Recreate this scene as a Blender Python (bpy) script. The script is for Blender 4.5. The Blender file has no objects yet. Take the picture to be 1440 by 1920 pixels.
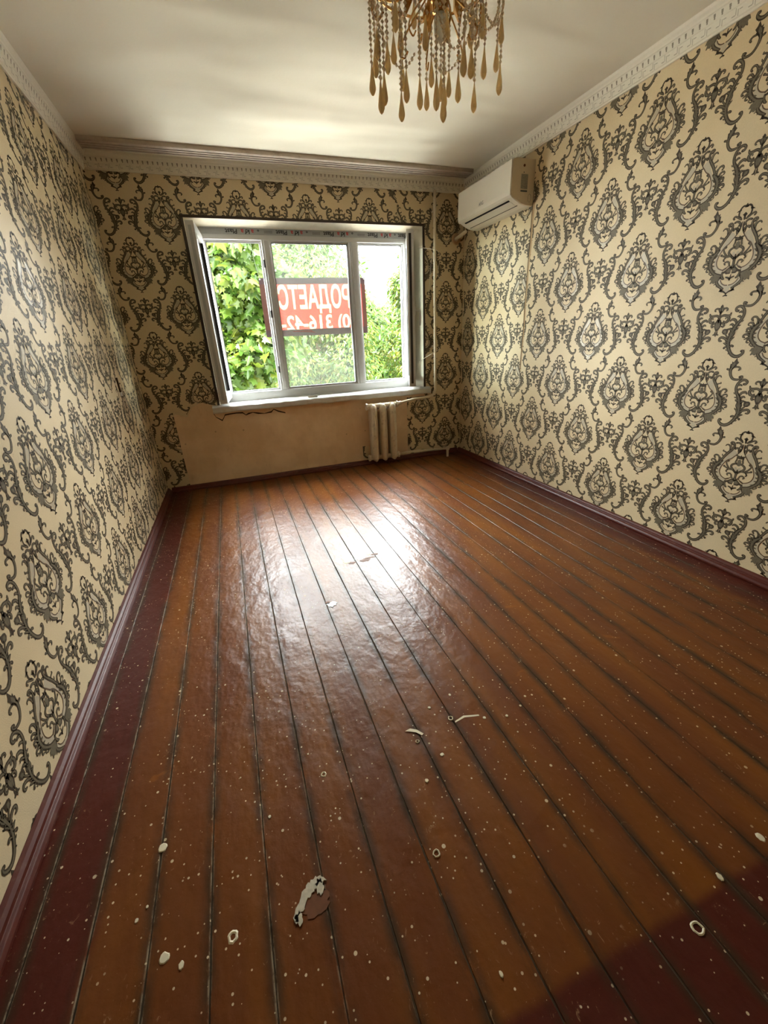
import bpy, bmesh, math, random
import numpy as np
from mathutils import Vector, Matrix, Euler
from mathutils.geometry import delaunay_2d_cdt

random.seed(7)
RNG = np.random.default_rng(7)
SC = bpy.context.scene
COL = SC.collection

# ------------------------------------------------------------------ camera, sky, sun, exposure
ROOM_W, ROOM_H, ROOM_D = 3.0946, 2.55, 4.80       # x across, z up, window wall at y = 0, room runs to y = -ROOM_D
cam_data = bpy.data.cameras.new('camera')
cam_data.sensor_fit = 'HORIZONTAL'
cam_data.sensor_width = 36.0
cam_data.lens = 766.53 / 1440.0 * 36.0
cam_data.clip_start = 0.02
cam_data.clip_end = 300
camera = bpy.data.objects.new('camera', cam_data)
COL.objects.link(camera)
cam_right = (0.93930269, -0.33988653, -0.04677175)
cam_down = (-0.17311979, -0.35184095, -0.91991167)
cam_fwd = (0.29620937, 0.87217263, -0.38932623)
mw = Matrix.Identity(4)
for r in range(3):
    mw[r][0] = cam_right[r]; mw[r][1] = -cam_down[r]; mw[r][2] = -cam_fwd[r]
mw[0][3], mw[1][3], mw[2][3] = 0.7319, -4.124, 1.2422
camera.matrix_world = mw
SC.camera = camera

world = bpy.data.worlds.new('sky')
SC.world = world
world.use_nodes = True
wn = world.node_tree
bg = wn.nodes['Background']
bg.inputs['Color'].default_value = (0.90, 0.95, 0.96, 1)
bg.inputs['Strength'].default_value = SKY_STRENGTH = 8.5

sun_data = bpy.data.lights.new('sun', 'SUN')
sun_data.energy = 9.0
sun_data.angle = 0.02
sun_data.color = (1.0, 0.95, 0.86)
sun = bpy.data.objects.new('sun', sun_data)
COL.objects.link(sun)
sun.rotation_euler = Vector((0.55, 0.42, -0.72)).to_track_quat('-Z', 'Y').to_euler()
sun.location = (-6, -6, 12)

# portal in the window opening: no light of its own, it only guides sky sampling
por = bpy.data.lights.new('window_portal', 'AREA')
por.shape = 'RECTANGLE'; por.size = 1.95; por.size_y = 1.34
por.cycles.is_portal = True
por_o = bpy.data.objects.new('window_portal', por)
COL.objects.link(por_o)
por_o.location = (1.62, 0.30, 1.45)
por_o.rotation_euler = (math.radians(-90), 0, 0)

vs = SC.view_settings
vs.view_transform = 'Standard'
vs.look = 'None'
vs.gamma = 1.0
vs.use_curve_mapping = False
vs.exposure = 2.86
SC.cycles.max_bounces = 7
SC.cycles.diffuse_bounces = 5
SC.cycles.glossy_bounces = 3
SC.cycles.transmission_bounces = 8
SC.cycles.transparent_max_bounces = 16
SC.cycles.use_denoising = True
SC.cycles.sample_clamp_indirect = 12.0
SC.cycles.caustics_reflective = False
SC.cycles.caustics_refractive = False

# ------------------------------------------------------------------ helpers
def tag(o, label=None, cat=None, group=None, kind=None):
    if label: o['label'] = label
    if cat: o['category'] = cat
    if group: o['group'] = group
    if kind: o['kind'] = kind
    return o

def empty(name, loc=(0, 0, 0), rz=0.0, parent=None):
    o = bpy.data.objects.new(name, None)
    COL.objects.link(o)
    o.location = loc
    o.rotation_euler = (0, 0, rz)
    o.empty_display_size = 0.05
    if parent: o.parent = parent
    return o

class MB:
    """collects verts / faces of one mesh object"""
    def __init__(s):
        s.v = []; s.f = []; s.m = []
    def face_list(s, verts, faces, mi=0):
        b = len(s.v)
        s.v.extend(tuple(map(float, p)) for p in verts)
        s.f.extend(tuple(b + i for i in f) for f in faces)
        s.m.extend([mi] * len(faces))
    def box(s, x0, x1, y0, y1, z0, z1, mi=0):
        s.face_list([(x0,y0,z0),(x1,y0,z0),(x1,y1,z0),(x0,y1,z0),(x0,y0,z1),(x1,y0,z1),(x1,y1,z1),(x0,y1,z1)],
                    [(0,3,2,1),(4,5,6,7),(0,1,5,4),(1,2,6,5),(2,3,7,6),(3,0,4,7)], mi)
    def hexa(s, p, mi=0):
        s.face_list(p, [(0,3,2,1),(4,5,6,7),(0,1,5,4),(1,2,6,5),(2,3,7,6),(3,0,4,7)], mi)
    def prism(s, prof, axis, a0, a1, mi=0, caps=True):
        """prof: 2D outline; axis 'x','y','z' is the extrusion direction"""
        def P(p, a):
            return {'x': (a, p[0], p[1]), 'y': (p[0], a, p[1]), 'z': (p[0], p[1], a)}[axis]
        n = len(prof)
        vs_ = [P(p, a0) for p in prof] + [P(p, a1) for p in prof]
        fs = [(i, (i+1) % n, n + (i+1) % n, n + i) for i in range(n)]
        if caps: fs += [tuple(reversed(range(n))), tuple(range(n, 2*n))]
        s.face_list(vs_, fs, mi)
    def tube(s, pts, r, n=10, mi=0, caps=True):
        pts = [Vector(p) for p in pts]
        rr = r if isinstance(r, (list, tuple)) else [r] * len(pts)
        b = len(s.v); N = None
        for i, p in enumerate(pts):
            a = pts[max(i-1, 0)]; c = pts[min(i+1, len(pts)-1)]
            t = (c - a)
            t = t.normalized() if t.length > 1e-9 else Vector((0, 0, 1))
            if N is None:
                N = t.orthogonal().normalized()
            N = (N - t * N.dot(t))
            N = N.normalized() if N.length > 1e-6 else t.orthogonal().normalized()
            B = t.cross(N)
            for k in range(n):
                an = 2 * math.pi * k / n
                q = p + (N * math.cos(an) + B * math.sin(an)) * rr[i]
                s.v.append(tuple(q))
        for i in range(len(pts) - 1):
            for k in range(n):
                a = b + i*n + k; c = b + i*n + (k+1) % n
                s.f.append((a, c, c + n, a + n)); s.m.append(mi)
        if caps:
            s.f.append(tuple(b + k for k in reversed(range(n)))); s.m.append(mi)
            e = b + (len(pts)-1)*n
            s.f.append(tuple(e + k for k in range(n))); s.m.append(mi)
    def lathe(s, prof, cx, cy, n=12, mi=0, z0=0.0):
        """prof: list of (radius, z), bottom to top"""
        b = len(s.v)
        for r, z in prof:
            for k in range(n):
                a = 2*math.pi*k/n
                s.v.append((cx + r*math.cos(a), cy + r*math.sin(a), z0 + z))
        for i in range(len(prof)-1):
            for k in range(n):
                a = b+i*n+k; c = b+i*n+(k+1) % n
                s.f.append((a, c, c+n, a+n)); s.m.append(mi)
        s.f.append(tuple(b+k for k in reversed(range(n)))); s.m.append(mi)
        e = b+(len(prof)-1)*n
        s.f.append(tuple(e+k for k in range(n))); s.m.append(mi)
    def build(s, name, mats, parent=None, smooth=False, bevel=0.0, segs=2):
        me = bpy.data.meshes.new(name)
        me.from_pydata(s.v, [], s.f)
        mats = mats if isinstance(mats, (list, tuple)) else [mats]
        for m in mats: me.materials.append(m)
        if len(mats) > 1: me.polygons.foreach_set('material_index', s.m)
        if smooth: me.polygons.foreach_set('use_smooth', [True]*len(me.polygons))
        me.validate(); me.update()
        o = bpy.data.objects.new(name, me)
        COL.objects.link(o)
        if parent: o.parent = parent
        if bevel:
            md = o.modifiers.new('bevel', 'BEVEL'); md.width = bevel; md.segments = segs
            md.limit_method = 'ANGLE'; md.angle_limit = math.radians(35)
        return o

def struct(o): o['kind'] = 'structure'; return o

def bez(pts, n=10):
    """Catmull-Rom through 3D points"""
    P = [Vector(p) for p in pts]
    P = [P[0]*2-P[1]] + P + [P[-1]*2-P[-2]]
    out = []
    for i in range(1, len(P)-2):
        a, b, c, d = P[i-1:i+3]
        for j in range(n):
            t = j/n
            out.append(0.5*((2*b)+(c-a)*t+(2*a-5*b+4*c-d)*t*t+(3*b-a-3*c+d)*t**3))
    out.append(P[-2])
    return out

# ------------------------------------------------------------------ node materials
class NM:
    def __init__(s, name, rough=0.5, color=(0.8,0.8,0.8), spec=0.5, metal=0.0):
        s.mat = bpy.data.materials.new(name); s.mat.use_nodes = True
        s.nt = s.mat.node_tree; s.b = s.nt.nodes['Principled BSDF']
        s.b.inputs['Base Color'].default_value = (*color, 1)
        s.b.inputs['Roughness'].default_value = rough
        s.b.inputs['Specular IOR Level'].default_value = spec
        s.b.inputs['Metallic'].default_value = metal
    def n(s, t, **kw):
        nd = s.nt.nodes.new(t)
        for k, v in kw.items(): setattr(nd, k, v)
        return nd
    def l(s, a, b): s.nt.links.new(a, b)
    def _in(s, sock, v):
        if isinstance(v, bpy.types.NodeSocket): s.l(v, sock)
        elif v is not None:
            if hasattr(sock.default_value, '__len__') and not hasattr(v, '__len__'): v = (v, v, v)
            if hasattr(sock.default_value, '__len__') and len(sock.default_value) == 4 and len(v) == 3: v = (*v, 1)
            sock.default_value = v
    def pos(s): return s.n('ShaderNodeNewGeometry').outputs['Position']
    def sep(s, v):
        nd = s.n('ShaderNodeSeparateXYZ'); s._in(nd.inputs[0], v); return nd.outputs
    def scale(s, v, sc):
        nd = s.n('ShaderNodeVectorMath', operation='MULTIPLY'); s._in(nd.inputs[0], v); nd.inputs[1].default_value = sc; return nd.outputs[0]
    def noise(s, v, sc, det=2.0, rough=0.5, dist=0.0):
        nd = s.n('ShaderNodeTexNoise'); s._in(nd.inputs['Vector'], v); nd.inputs['Scale'].default_value = sc
        nd.inputs['Detail'].default_value = det; nd.inputs['Roughness'].default_value = rough; nd.inputs['Distortion'].default_value = dist
        return nd.outputs['Fac']
    def vor(s, v, sc, rnd=1.0, feat='F1'):
        nd = s.n('ShaderNodeTexVoronoi', feature=feat); s._in(nd.inputs['Vector'], v); nd.inputs['Scale'].default_value = sc
        nd.inputs['Randomness'].default_value = rnd; return nd.outputs
    def m(s, op, a, b=None, c=None, clamp=False):
        nd = s.n('ShaderNodeMath', operation=op); nd.use_clamp = clamp
        s._in(nd.inputs[0], a); s._in(nd.inputs[1], b)
        if c is not None: s._in(nd.inputs[2], c)
        return nd.outputs[0]
    def ss(s, x, a, b):
        nd = s.n('ShaderNodeMapRange', interpolation_type='SMOOTHSTEP')
        s._in(nd.inputs[0], x); nd.inputs[1].default_value = a; nd.inputs[2].default_value = b
        return nd.outputs[0]
    def mix(s, f, a, b):
        nd = s.n('ShaderNodeMix', data_type='RGBA'); s._in(nd.inputs[0], f); s._in(nd.inputs[6], a); s._in(nd.inputs[7], b); return nd.outputs[2]
    def bump(s, h, strength=0.3, dist=0.01, normal=None):
        nd = s.n('ShaderNodeBump'); nd.inputs['Strength'].default_value = strength; nd.inputs['Distance'].default_value = dist
        s._in(nd.inputs['Height'], h)
        if normal is not None: s.l(normal, nd.inputs['Normal'])
        return nd.outputs[0]
    def set(s, **kw):
        for k, v in kw.items():
            s._in(s.b.inputs[k.replace('_', ' ')], v)
        return s.mat

def plain(name, color, rough=0.5, spec=0.5, metal=0.0, vary=0.12, sc=30.0, bump=0.05, dirt=None, dsc=6.0, damt=0.5):
    k = NM(name, rough, color, spec, metal)
    p = k.pos()
    n1 = k.noise(p, sc, 2)
    c = k.mix(n1, tuple(x*(1-vary) for x in color), tuple(min(1, x*(1+vary)) for x in color))
    if dirt:
        d = k.ss(k.noise(p, dsc, 6, 0.65), 0.52, 0.75)
        c = k.mix(k.m('MULTIPLY', d, damt), c, dirt)
    k.set(Base_Color=c)
    if bump: k.set(Normal=k.bump(n1, bump, 0.004))
    return k.mat

# wallpaper ground: cream vinyl with a fine grain
def paper_mat(name, color):
    k = NM(name, 0.5, color, 0.22)
    p = k.pos()
    fine = k.noise(p, 260, 1, 0.6); big = k.noise(p, 2.3, 2)
    c = k.mix(fine, tuple(x*0.90 for x in color), tuple(min(1, x*1.07) for x in color))
    c = k.mix(k.m('MULTIPLY', k.ss(big, 0.45, 0.75), 0.22), c, (color[0]*0.93, color[1]*0.86, color[2]*0.74))
    k.set(Base_Color=c, Normal=k.bump(fine, 0.25, 0.002))
    return k.mat
M_PAPER = paper_mat('wallpaper_cream', (0.69, 0.563, 0.35))
M_PD = plain('print_dark', (0.066, 0.048, 0.028), 0.55, 0.2, vary=0.35, sc=160, bump=0)
M_PG = plain('print_grey_green', (0.158, 0.131, 0.083), 0.55, 0.2, vary=0.35, sc=160, bump=0)
M_PL = plain('print_light_grey', (0.49, 0.42, 0.29), 0.42, 0.4, vary=0.10, sc=200, bump=0)
M_PB = plain('print_brown', (0.105, 0.060, 0.026), 0.45, 0.4, vary=0.2, sc=160, bump=0)

def bare_mat():
    k = NM('bare_plaster', 0.75, (0.56, 0.41, 0.24), 0.25)
    p = k.pos()
    a = k.noise(p, 3.0, 6, 0.6); b = k.noise(p, 60, 4, 0.6); w = k.noise(k.scale(p, (1, 1, .35)), 14, 5, 0.7)
    c = k.mix(k.ss(a, .35, .7), (0.70, 0.51, 0.31), (0.83, 0.65, 0.43))
    c = k.mix(k.m('MULTIPLY', k.ss(w, .55, .8), .5), c, (0.50, 0.33, 0.17))
    spots = k.ss(k.vor(p, 9)[0], 0.10, 0.03)
    c = k.mix(k.m('MULTIPLY', spots, k.m('MULTIPLY', k.ss(k.noise(p, 5), .45, .55), .7)), c, (0.30, 0.20, 0.11))
    k.set(Base_Color=c, Normal=k.bump(b, .25, .004))
    return k.mat
M_BARE = bare_mat()

def ceil_mat():
    k = NM('ceiling_whitewash', 0.8, (0.80, 0.765, 0.67), 0.2)
    p = k.pos()
    a = k.noise(k.scale(p, (.5, 1.1, 1)), 1.5, 2); b = k.noise(p, 90, 1); f = k.ss(k.vor(p, 3.2)[0], 0.035, 0.012)
    fm = k.m('MULTIPLY', f, k.ss(k.noise(p, 2.1, 2), .55, .6))
    c = k.mix(a, (0.755, 0.725, 0.61), (0.79, 0.76, 0.645))
    c = k.mix(k.m('MULTIPLY', fm, .5), c, (0.40, 0.36, 0.28))
    k.set(Base_Color=c, Normal=k.bump(b, .08, .003, k.bump(a, .6, .20)))
    return k.mat
M_CEIL = ceil_mat()
M_CORN = plain('cornice_white', (0.76, 0.72, 0.60), 0.6, 0.3, vary=0.05, sc=60, bump=0.05)
M_CORND = plain('cornice_slot_shade_dust', (0.30, 0.27, 0.20), 0.8, 0.2, vary=0.2, sc=60, bump=0)  # recess shade and dust of the slots put into one dark colour

# painted plank floor
def floor_mat():
    k = NM('floor_paint', 0.25, (0.25, 0.09, 0.03), 0.27)
    p = k.pos(); x, y, z = k.sep(p)
    wob = k.m('MULTIPLY', k.m('SUBTRACT', k.noise(p, 7, 4), .5), .05)
    xw = k.m('ADD', x, wob); yw = k.m('ADD', y, k.m('MULTIPLY', wob, .5))
    mL = k.ss(xw, .222, .185); mR = k.ss(xw, 2.84, 2.93); mT = k.ss(yw, -3.845, -3.872)
    red = k.m('MAXIMUM', k.m('MAXIMUM', mL, mR), mT)
    g = k.noise(k.scale(p, (2.2, .55, 1)), 2.2, 4, .55)
    c = k.mix(k.ss(g, .35, .68), (0.142, 0.043, 0.010), (0.200, 0.067, 0.010))
    plankv = k.noise(k.scale(p, (7.6, .05, 0)), 1.0, 0)
    c = k.mix(k.m('MULTIPLY', k.ss(plankv, .40, .62), .40), c, (0.125, 0.036, 0.013))
    # worn patches where an older orange coat shows
    wn_ = k.ss(k.noise(p, 4.0, 5, .6, .6), .67, .70)
    c = k.mix(k.m('MULTIPLY', wn_, .55), c, (0.25, 0.088, 0.012))
    c = k.mix(red, c, k.mix(g, (0.066, 0.0115, 0.0075), (0.092, 0.017, 0.010)))
    # grime along the board joints
    fr = k.m('FRACT', k.m('DIVIDE', k.m('ADD', x, 1.11), .1315))
    d = k.m('ABSOLUTE', k.m('SUBTRACT', fr, .5))
    gr = k.m('MULTIPLY', k.ss(d, .27, .49), k.ss(k.noise(k.scale(p, (3, 1, 1)), 4, 6, .7), .36, .58))
    c = k.mix(k.m('MULTIPLY', gr, .85), c, (0.040, 0.024, 0.012))
    pale = k.m('MULTIPLY', k.ss(d, .462, .488), k.ss(k.noise(k.scale(p, (6, 2.2, 1)), 9, 6, .75), .56, .70))
    pale = k.m('MAXIMUM', pale, k.m('MULTIPLY', k.m('MULTIPLY', k.ss(d, .455, .485), k.ss(x, .95, .55)), k.ss(k.noise(k.scale(p, (8, 3, 1)), 7, 6, .75), .42, .60)))
    c = k.mix(k.m('MULTIPLY', pale, .7), c, (0.34, 0.27, 0.18))
    # whitewash spatter of several sizes
    dens = k.ss(k.noise(p, 2.6, 3, .6), .30, .52)
    tot = None
    for sc_, thr, rmin in ((13, .075, .55), (32, .15, .50), (75, .22, .52)):
        vo = k.vor(k.scale(p, (1, 1, 0)), sc_)
        rnd = k.sep(vo[1])[0]
        on = k.ss(rnd, rmin, rmin + .02)
        rad = k.m('MULTIPLY', k.sep(vo[1])[1], thr)
        s_ = k.m('MULTIPLY', k.m('LESS_THAN', vo[0], rad), k.m('MULTIPLY', on, dens))
        tot = s_ if tot is None else k.m('MAXIMUM', tot, s_)
    scr = k.m('MULTIPLY', k.ss(k.noise(k.scale(p, (1.5, 1, 1)), 34, 6, .75, 1.2), .615, .665), k.ss(k.noise(p, 3.1, 3), .40, .58))
    c = k.mix(k.m('MULTIPLY', scr, .55), c, (0.42, 0.27, 0.14))
    c = k.mix(k.m('MULTIPLY', tot, .85), c, (0.70, 0.58, 0.38))
    lump = k.noise(p, 55, 3, .6); wave = k.noise(k.scale(p, (1.6, 1, 1)), 11, 2, .55)
    nrm = k.bump(lump, .16, .006, k.bump(wave, .22, .02))
    rgh = k.m('ADD', k.m('MULTIPLY', k.noise(p, 5, 5, .6), .22), .22)
    rgh = k.m('ADD', rgh, k.m('MULTIPLY', tot, .3))
    k.set(Base_Color=c, Normal=nrm, Roughness=rgh)
    return k.mat
M_FLOOR = floor_mat()
M_DIRT = plain('joint_dirt', (0.065, 0.046, 0.028), 0.9, 0.1, vary=.6, sc=60, dirt=(0.03, 0.022, 0.015), dsc=14, damt=.8)
M_BASE = plain('baseboard_maroon', (0.085, 0.0155, 0.008), 0.42, 0.35, vary=.25, sc=14, bump=.15, dirt=(0.20, 0.12, 0.08), dsc=30, damt=.3)
M_PVC = plain('window_pvc', (0.54, 0.55, 0.54), 0.32, 0.5, vary=.03, sc=12, bump=0.0, dirt=(0.52, 0.50, 0.44), dsc=5, damt=.25)
M_GASK = plain('gasket', (0.03, 0.028, 0.026), 0.6, 0.3)
M_SILL = plain('sill_paint', (0.60, 0.60, 0.56), 0.45, 0.4, vary=.06, sc=18, bump=.25, dirt=(0.45, 0.36, 0.24), dsc=12, damt=.5)
M_REVEAL = plain('reveal_plaster', (0.70, 0.65, 0.52), 0.8, 0.2, vary=.1, sc=20, bump=.35, dirt=(0.50, 0.42, 0.28), dsc=7, damt=.5)
M_BROWN = plain('opening_edge_brown', (0.060, 0.042, 0.032), 0.6, 0.3, vary=.3)
M_RAIL = plain('rail_dusty', (0.50, 0.43, 0.36), 0.6, 0.3, vary=.15, sc=25, dirt=(0.22, 0.17, 0.13), dsc=9, damt=.6)
M_RAILD = plain('rail_groove', (0.05, 0.036, 0.026), 0.8, 0.2, vary=.2)
M_AC = plain('ac_plastic', (0.74, 0.70, 0.585), 0.34, 0.5, vary=.02, sc=10, bump=0)
M_ACS = plain('ac_end_shaded', (0.62, 0.51, 0.35), 0.45, 0.4, vary=.03, sc=10, bump=0)  # darker copy of the plastic: shade on the end put into the colour
M_BLACK = plain('black_slot', (0.006, 0.006, 0.006), 0.6, 0.2)
M_GREYINK = plain('grey_ink', (0.12, 0.12, 0.11), 0.5, 0.3, vary=.4, sc=180, bump=0)
M_STICK = plain('sticker_grey', (0.26, 0.245, 0.19), 0.4, 0.4, vary=.45, sc=130, bump=0)
M_RAD = plain('radiator_enamel', (0.66, 0.58, 0.43), 0.4, 0.45, vary=.06, sc=20, bump=.2, dirt=(0.22, 0.15, 0.09), dsc=22, damt=.55)
M_PIPE = plain('pipe_enamel', (0.70, 0.62, 0.46), 0.4, 0.45, vary=.06, sc=16, bump=.15, dirt=(0.42, 0.32, 0.20), dsc=12, damt=.4)
M_WHITEC = plain('white_cord', (0.72, 0.68, 0.58), 0.5, 0.4)
M_GOLD = plain('gilt_metal', (0.62, 0.36, 0.12), 0.22, 0.5, 1.0, vary=.15, sc=60, bump=0)
M_YARD_BOUNCE = plain('yard_bounce_concrete', (0.46, 0.44, 0.40), 0.9, 0.1, vary=.15, sc=1.5)  # unseen yard, made pale to bounce light up to the ceiling
M_FACADE = plain('facade', (0.5, 0.46, 0.4), 0.9, 0.1, vary=.1, sc=4)
M_DOOR = plain('door_white', (0.7, 0.67, 0.6), 0.4, 0.4, vary=.04)
M_TAPE = plain('film_grey', (0.36, 0.38, 0.385), 0.35, 0.5, vary=.08, sc=40, bump=0)
M_RED = plain('tape_red', (0.55, 0.03, 0.03), 0.4, 0.4, bump=0)
M_INK = plain('tape_black', (0.02, 0.02, 0.022), 0.4, 0.4, bump=0)
M_CREAMPAINT = plain('cream_paint_drop', (0.74, 0.66, 0.47), 0.4, 0.4, vary=.08, sc=80, bump=0)
M_YELLOW = plain('yellow_paint_chip', (0.62, 0.56, 0.05), 0.4, 0.4, vary=.2, sc=60, bump=0)
M_BLUEW = plain('bluish_white_chip', (0.62, 0.72, 0.74), 0.35, 0.5, vary=.1, sc=60, bump=0)
M_RUST = plain('bare_wood_chip', (0.15, 0.052, 0.014), 0.6, 0.3, vary=.3, sc=60, bump=.1)
M_PLASTERCHIP = plain('plaster_chip', (0.55, 0.50, 0.38), 0.8, 0.2, vary=.25, sc=90, bump=.3)
M_CRACK = plain('crack_dark', (0.055, 0.036, 0.02), 0.9, 0.1, bump=0)
M_SLIT = plain('slit_tan', (0.46, 0.31, 0.17), 0.8, 0.1, bump=0)
M_BARK = plain('bark', (0.12, 0.085, 0.055), 0.9, 0.1, vary=.4, sc=18, bump=.4)

def glass_mat(name, tint=(1, 1, 1), refl=1.0, haze=0.0):
    k = NM(name); nt = k.nt
    out = nt.nodes['Material Output']
    tr = k.n('ShaderNodeBsdfTransparent'); tr.inputs[0].default_value = (*tint, 1)
    gl = k.n('ShaderNodeBsdfGlossy'); gl.inputs['Roughness'].default_value = 0.03
    fr = k.n('ShaderNodeFresnel'); fr.inputs[0].default_value = 1.45
    mx = k.n('ShaderNodeMixShader')
    k.l(k.m('MULTIPLY', fr.outputs[0], refl), mx.inputs[0]); k.l(tr.outputs[0], mx.inputs[1]); k.l(gl.outputs[0], mx.inputs[2])
    last = mx
    if haze:
        df = k.n('ShaderNodeBsdfTranslucent'); df.inputs[0].default_value = (.9, .95, .85, 1)
        m2 = k.n('ShaderNodeMixShader'); m2.inputs[0].default_value = haze
        k.l(mx.outputs[0], m2.inputs[1]); k.l(df.outputs[0], m2.inputs[2]); last = m2
    nt.nodes.remove(k.b)
    k.l(last.outputs[0], out.inputs[0])
    return k.mat
M_GLASS = glass_mat('hazy_pane', (.97, .985, .97), 1.0, .012)  # thin translucent haze imitates a milky reflection on the glass
M_GLASSW = glass_mat('sash_pane', (.93, .97, .93), 1.3, .012)

def two_sided(name, ramp, trans=.45, rough=.35, island=True, gloss=.012, sc=1.0):
    """leaf / cloth / acrylic: diffuse light mixed with light passing through, plus a little gloss"""
    k = NM(name)
    if island:
        r = k.n('ShaderNodeNewGeometry').outputs['Random Per Island']
        cr = k.n('ShaderNodeValToRGB'); el = cr.color_ramp.elements
        el[0].position = 0; el[0].color = (*ramp[0], 1); el[1].position = 1; el[1].color = (*ramp[-1], 1)
        for i, c in enumerate(ramp[1:-1]):
            e = el.new((i+1)/(len(ramp)-1)); e.color = (*c, 1)
        k.l(r, cr.inputs[0]); col = cr.outputs[0]
    else:
        n1 = k.noise(k.pos(), 25*sc, 3); col = k.mix(n1, ramp[0], ramp[-1])
    df = k.n('ShaderNodeBsdfDiffuse'); k.l(col, df.inputs[0])
    tl = k.n('ShaderNodeBsdfTranslucent'); k.l(col, tl.inputs[0])
    gl = k.n('ShaderNodeBsdfGlossy'); gl.inputs['Roughness'].default_value = rough
    mx = k.n('ShaderNodeMixShader'); mx.inputs[0].default_value = trans
    k.l(df.outputs[0], mx.inputs[1]); k.l(tl.outputs[0], mx.inputs[2])
    m2 = k.n('ShaderNodeMixShader'); m2.inputs[0].default_value = gloss
    k.l(mx.outputs[0], m2.inputs[1]); k.l(gl.outputs[0], m2.inputs[2])
    k.nt.nodes.remove(k.b)
    k.l(m2.outputs[0], k.nt.nodes['Material Output'].inputs[0])
    return k.mat
LEAF_GAIN = 0.30
def lg(*cs): return [tuple(x*LEAF_GAIN for x in c) for c in cs]
M_LEAF = two_sided('maple_leaf', lg((0.045, 0.11, 0.012), (0.075, 0.16, 0.018), (0.11, 0.20, 0.022), (0.17, 0.22, 0.025)), .45)
M_LEAF2 = two_sided('ash_leaf', lg((0.05, 0.12, 0.02), (0.09, 0.18, 0.025), (0.14, 0.21, 0.022), (0.20, 0.19, 0.02)), .45)
M_CLOTHRED = two_sided('banner_red', [(0.112, 0.0115, 0.0085), (0.128, 0.0145, 0.010)], .72, .6, False, .01)
M_CLOTHHEM = two_sided('banner_hem', [(0.062, 0.042, 0.044), (0.075, 0.050, 0.050)], .6, .6, False, .01)
M_CLOTHSIDE = two_sided('banner_side', [(0.085, 0.045, 0.035), (0.10, 0.055, 0.042)], .6, .6, False, .01)
M_CLOTHTXT = two_sided('banner_letter', [(0.102, 0.102, 0.054), (0.114, 0.114, 0.061)], .72, .6, False, .01)
M_AMBER = two_sided('amber_acrylic', [(0.88, 0.70, 0.40), (0.94, 0.80, 0.52)], .55, .12, False, .08, 3)
M_BEAD = two_sided('bead_acrylic', [(0.90, 0.76, 0.56), (0.96, 0.88, 0.72)], .6, .10, False, .10, 5)
M_BULB = two_sided('bulb_glass', [(0.86, 0.84, 0.76), (0.92, 0.90, 0.82)], .6, .15, False, .05, 1)

M_HALL = plain('hall_paint', (0.72, 0.68, 0.58), 0.7, 0.2, vary=.04)
def fill_lamp_mat():
    k = NM('fill_lamp_opal', .4, (.9, .85, .75)); k.set(Emission_Color=(1.0, .90, .74), Emission_Strength=HALL_FILL); return k.mat
HALL_FILL = 1.2  # strength of an added lamp that fills the room from behind
M_FILL_LAMP = fill_lamp_mat()

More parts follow.
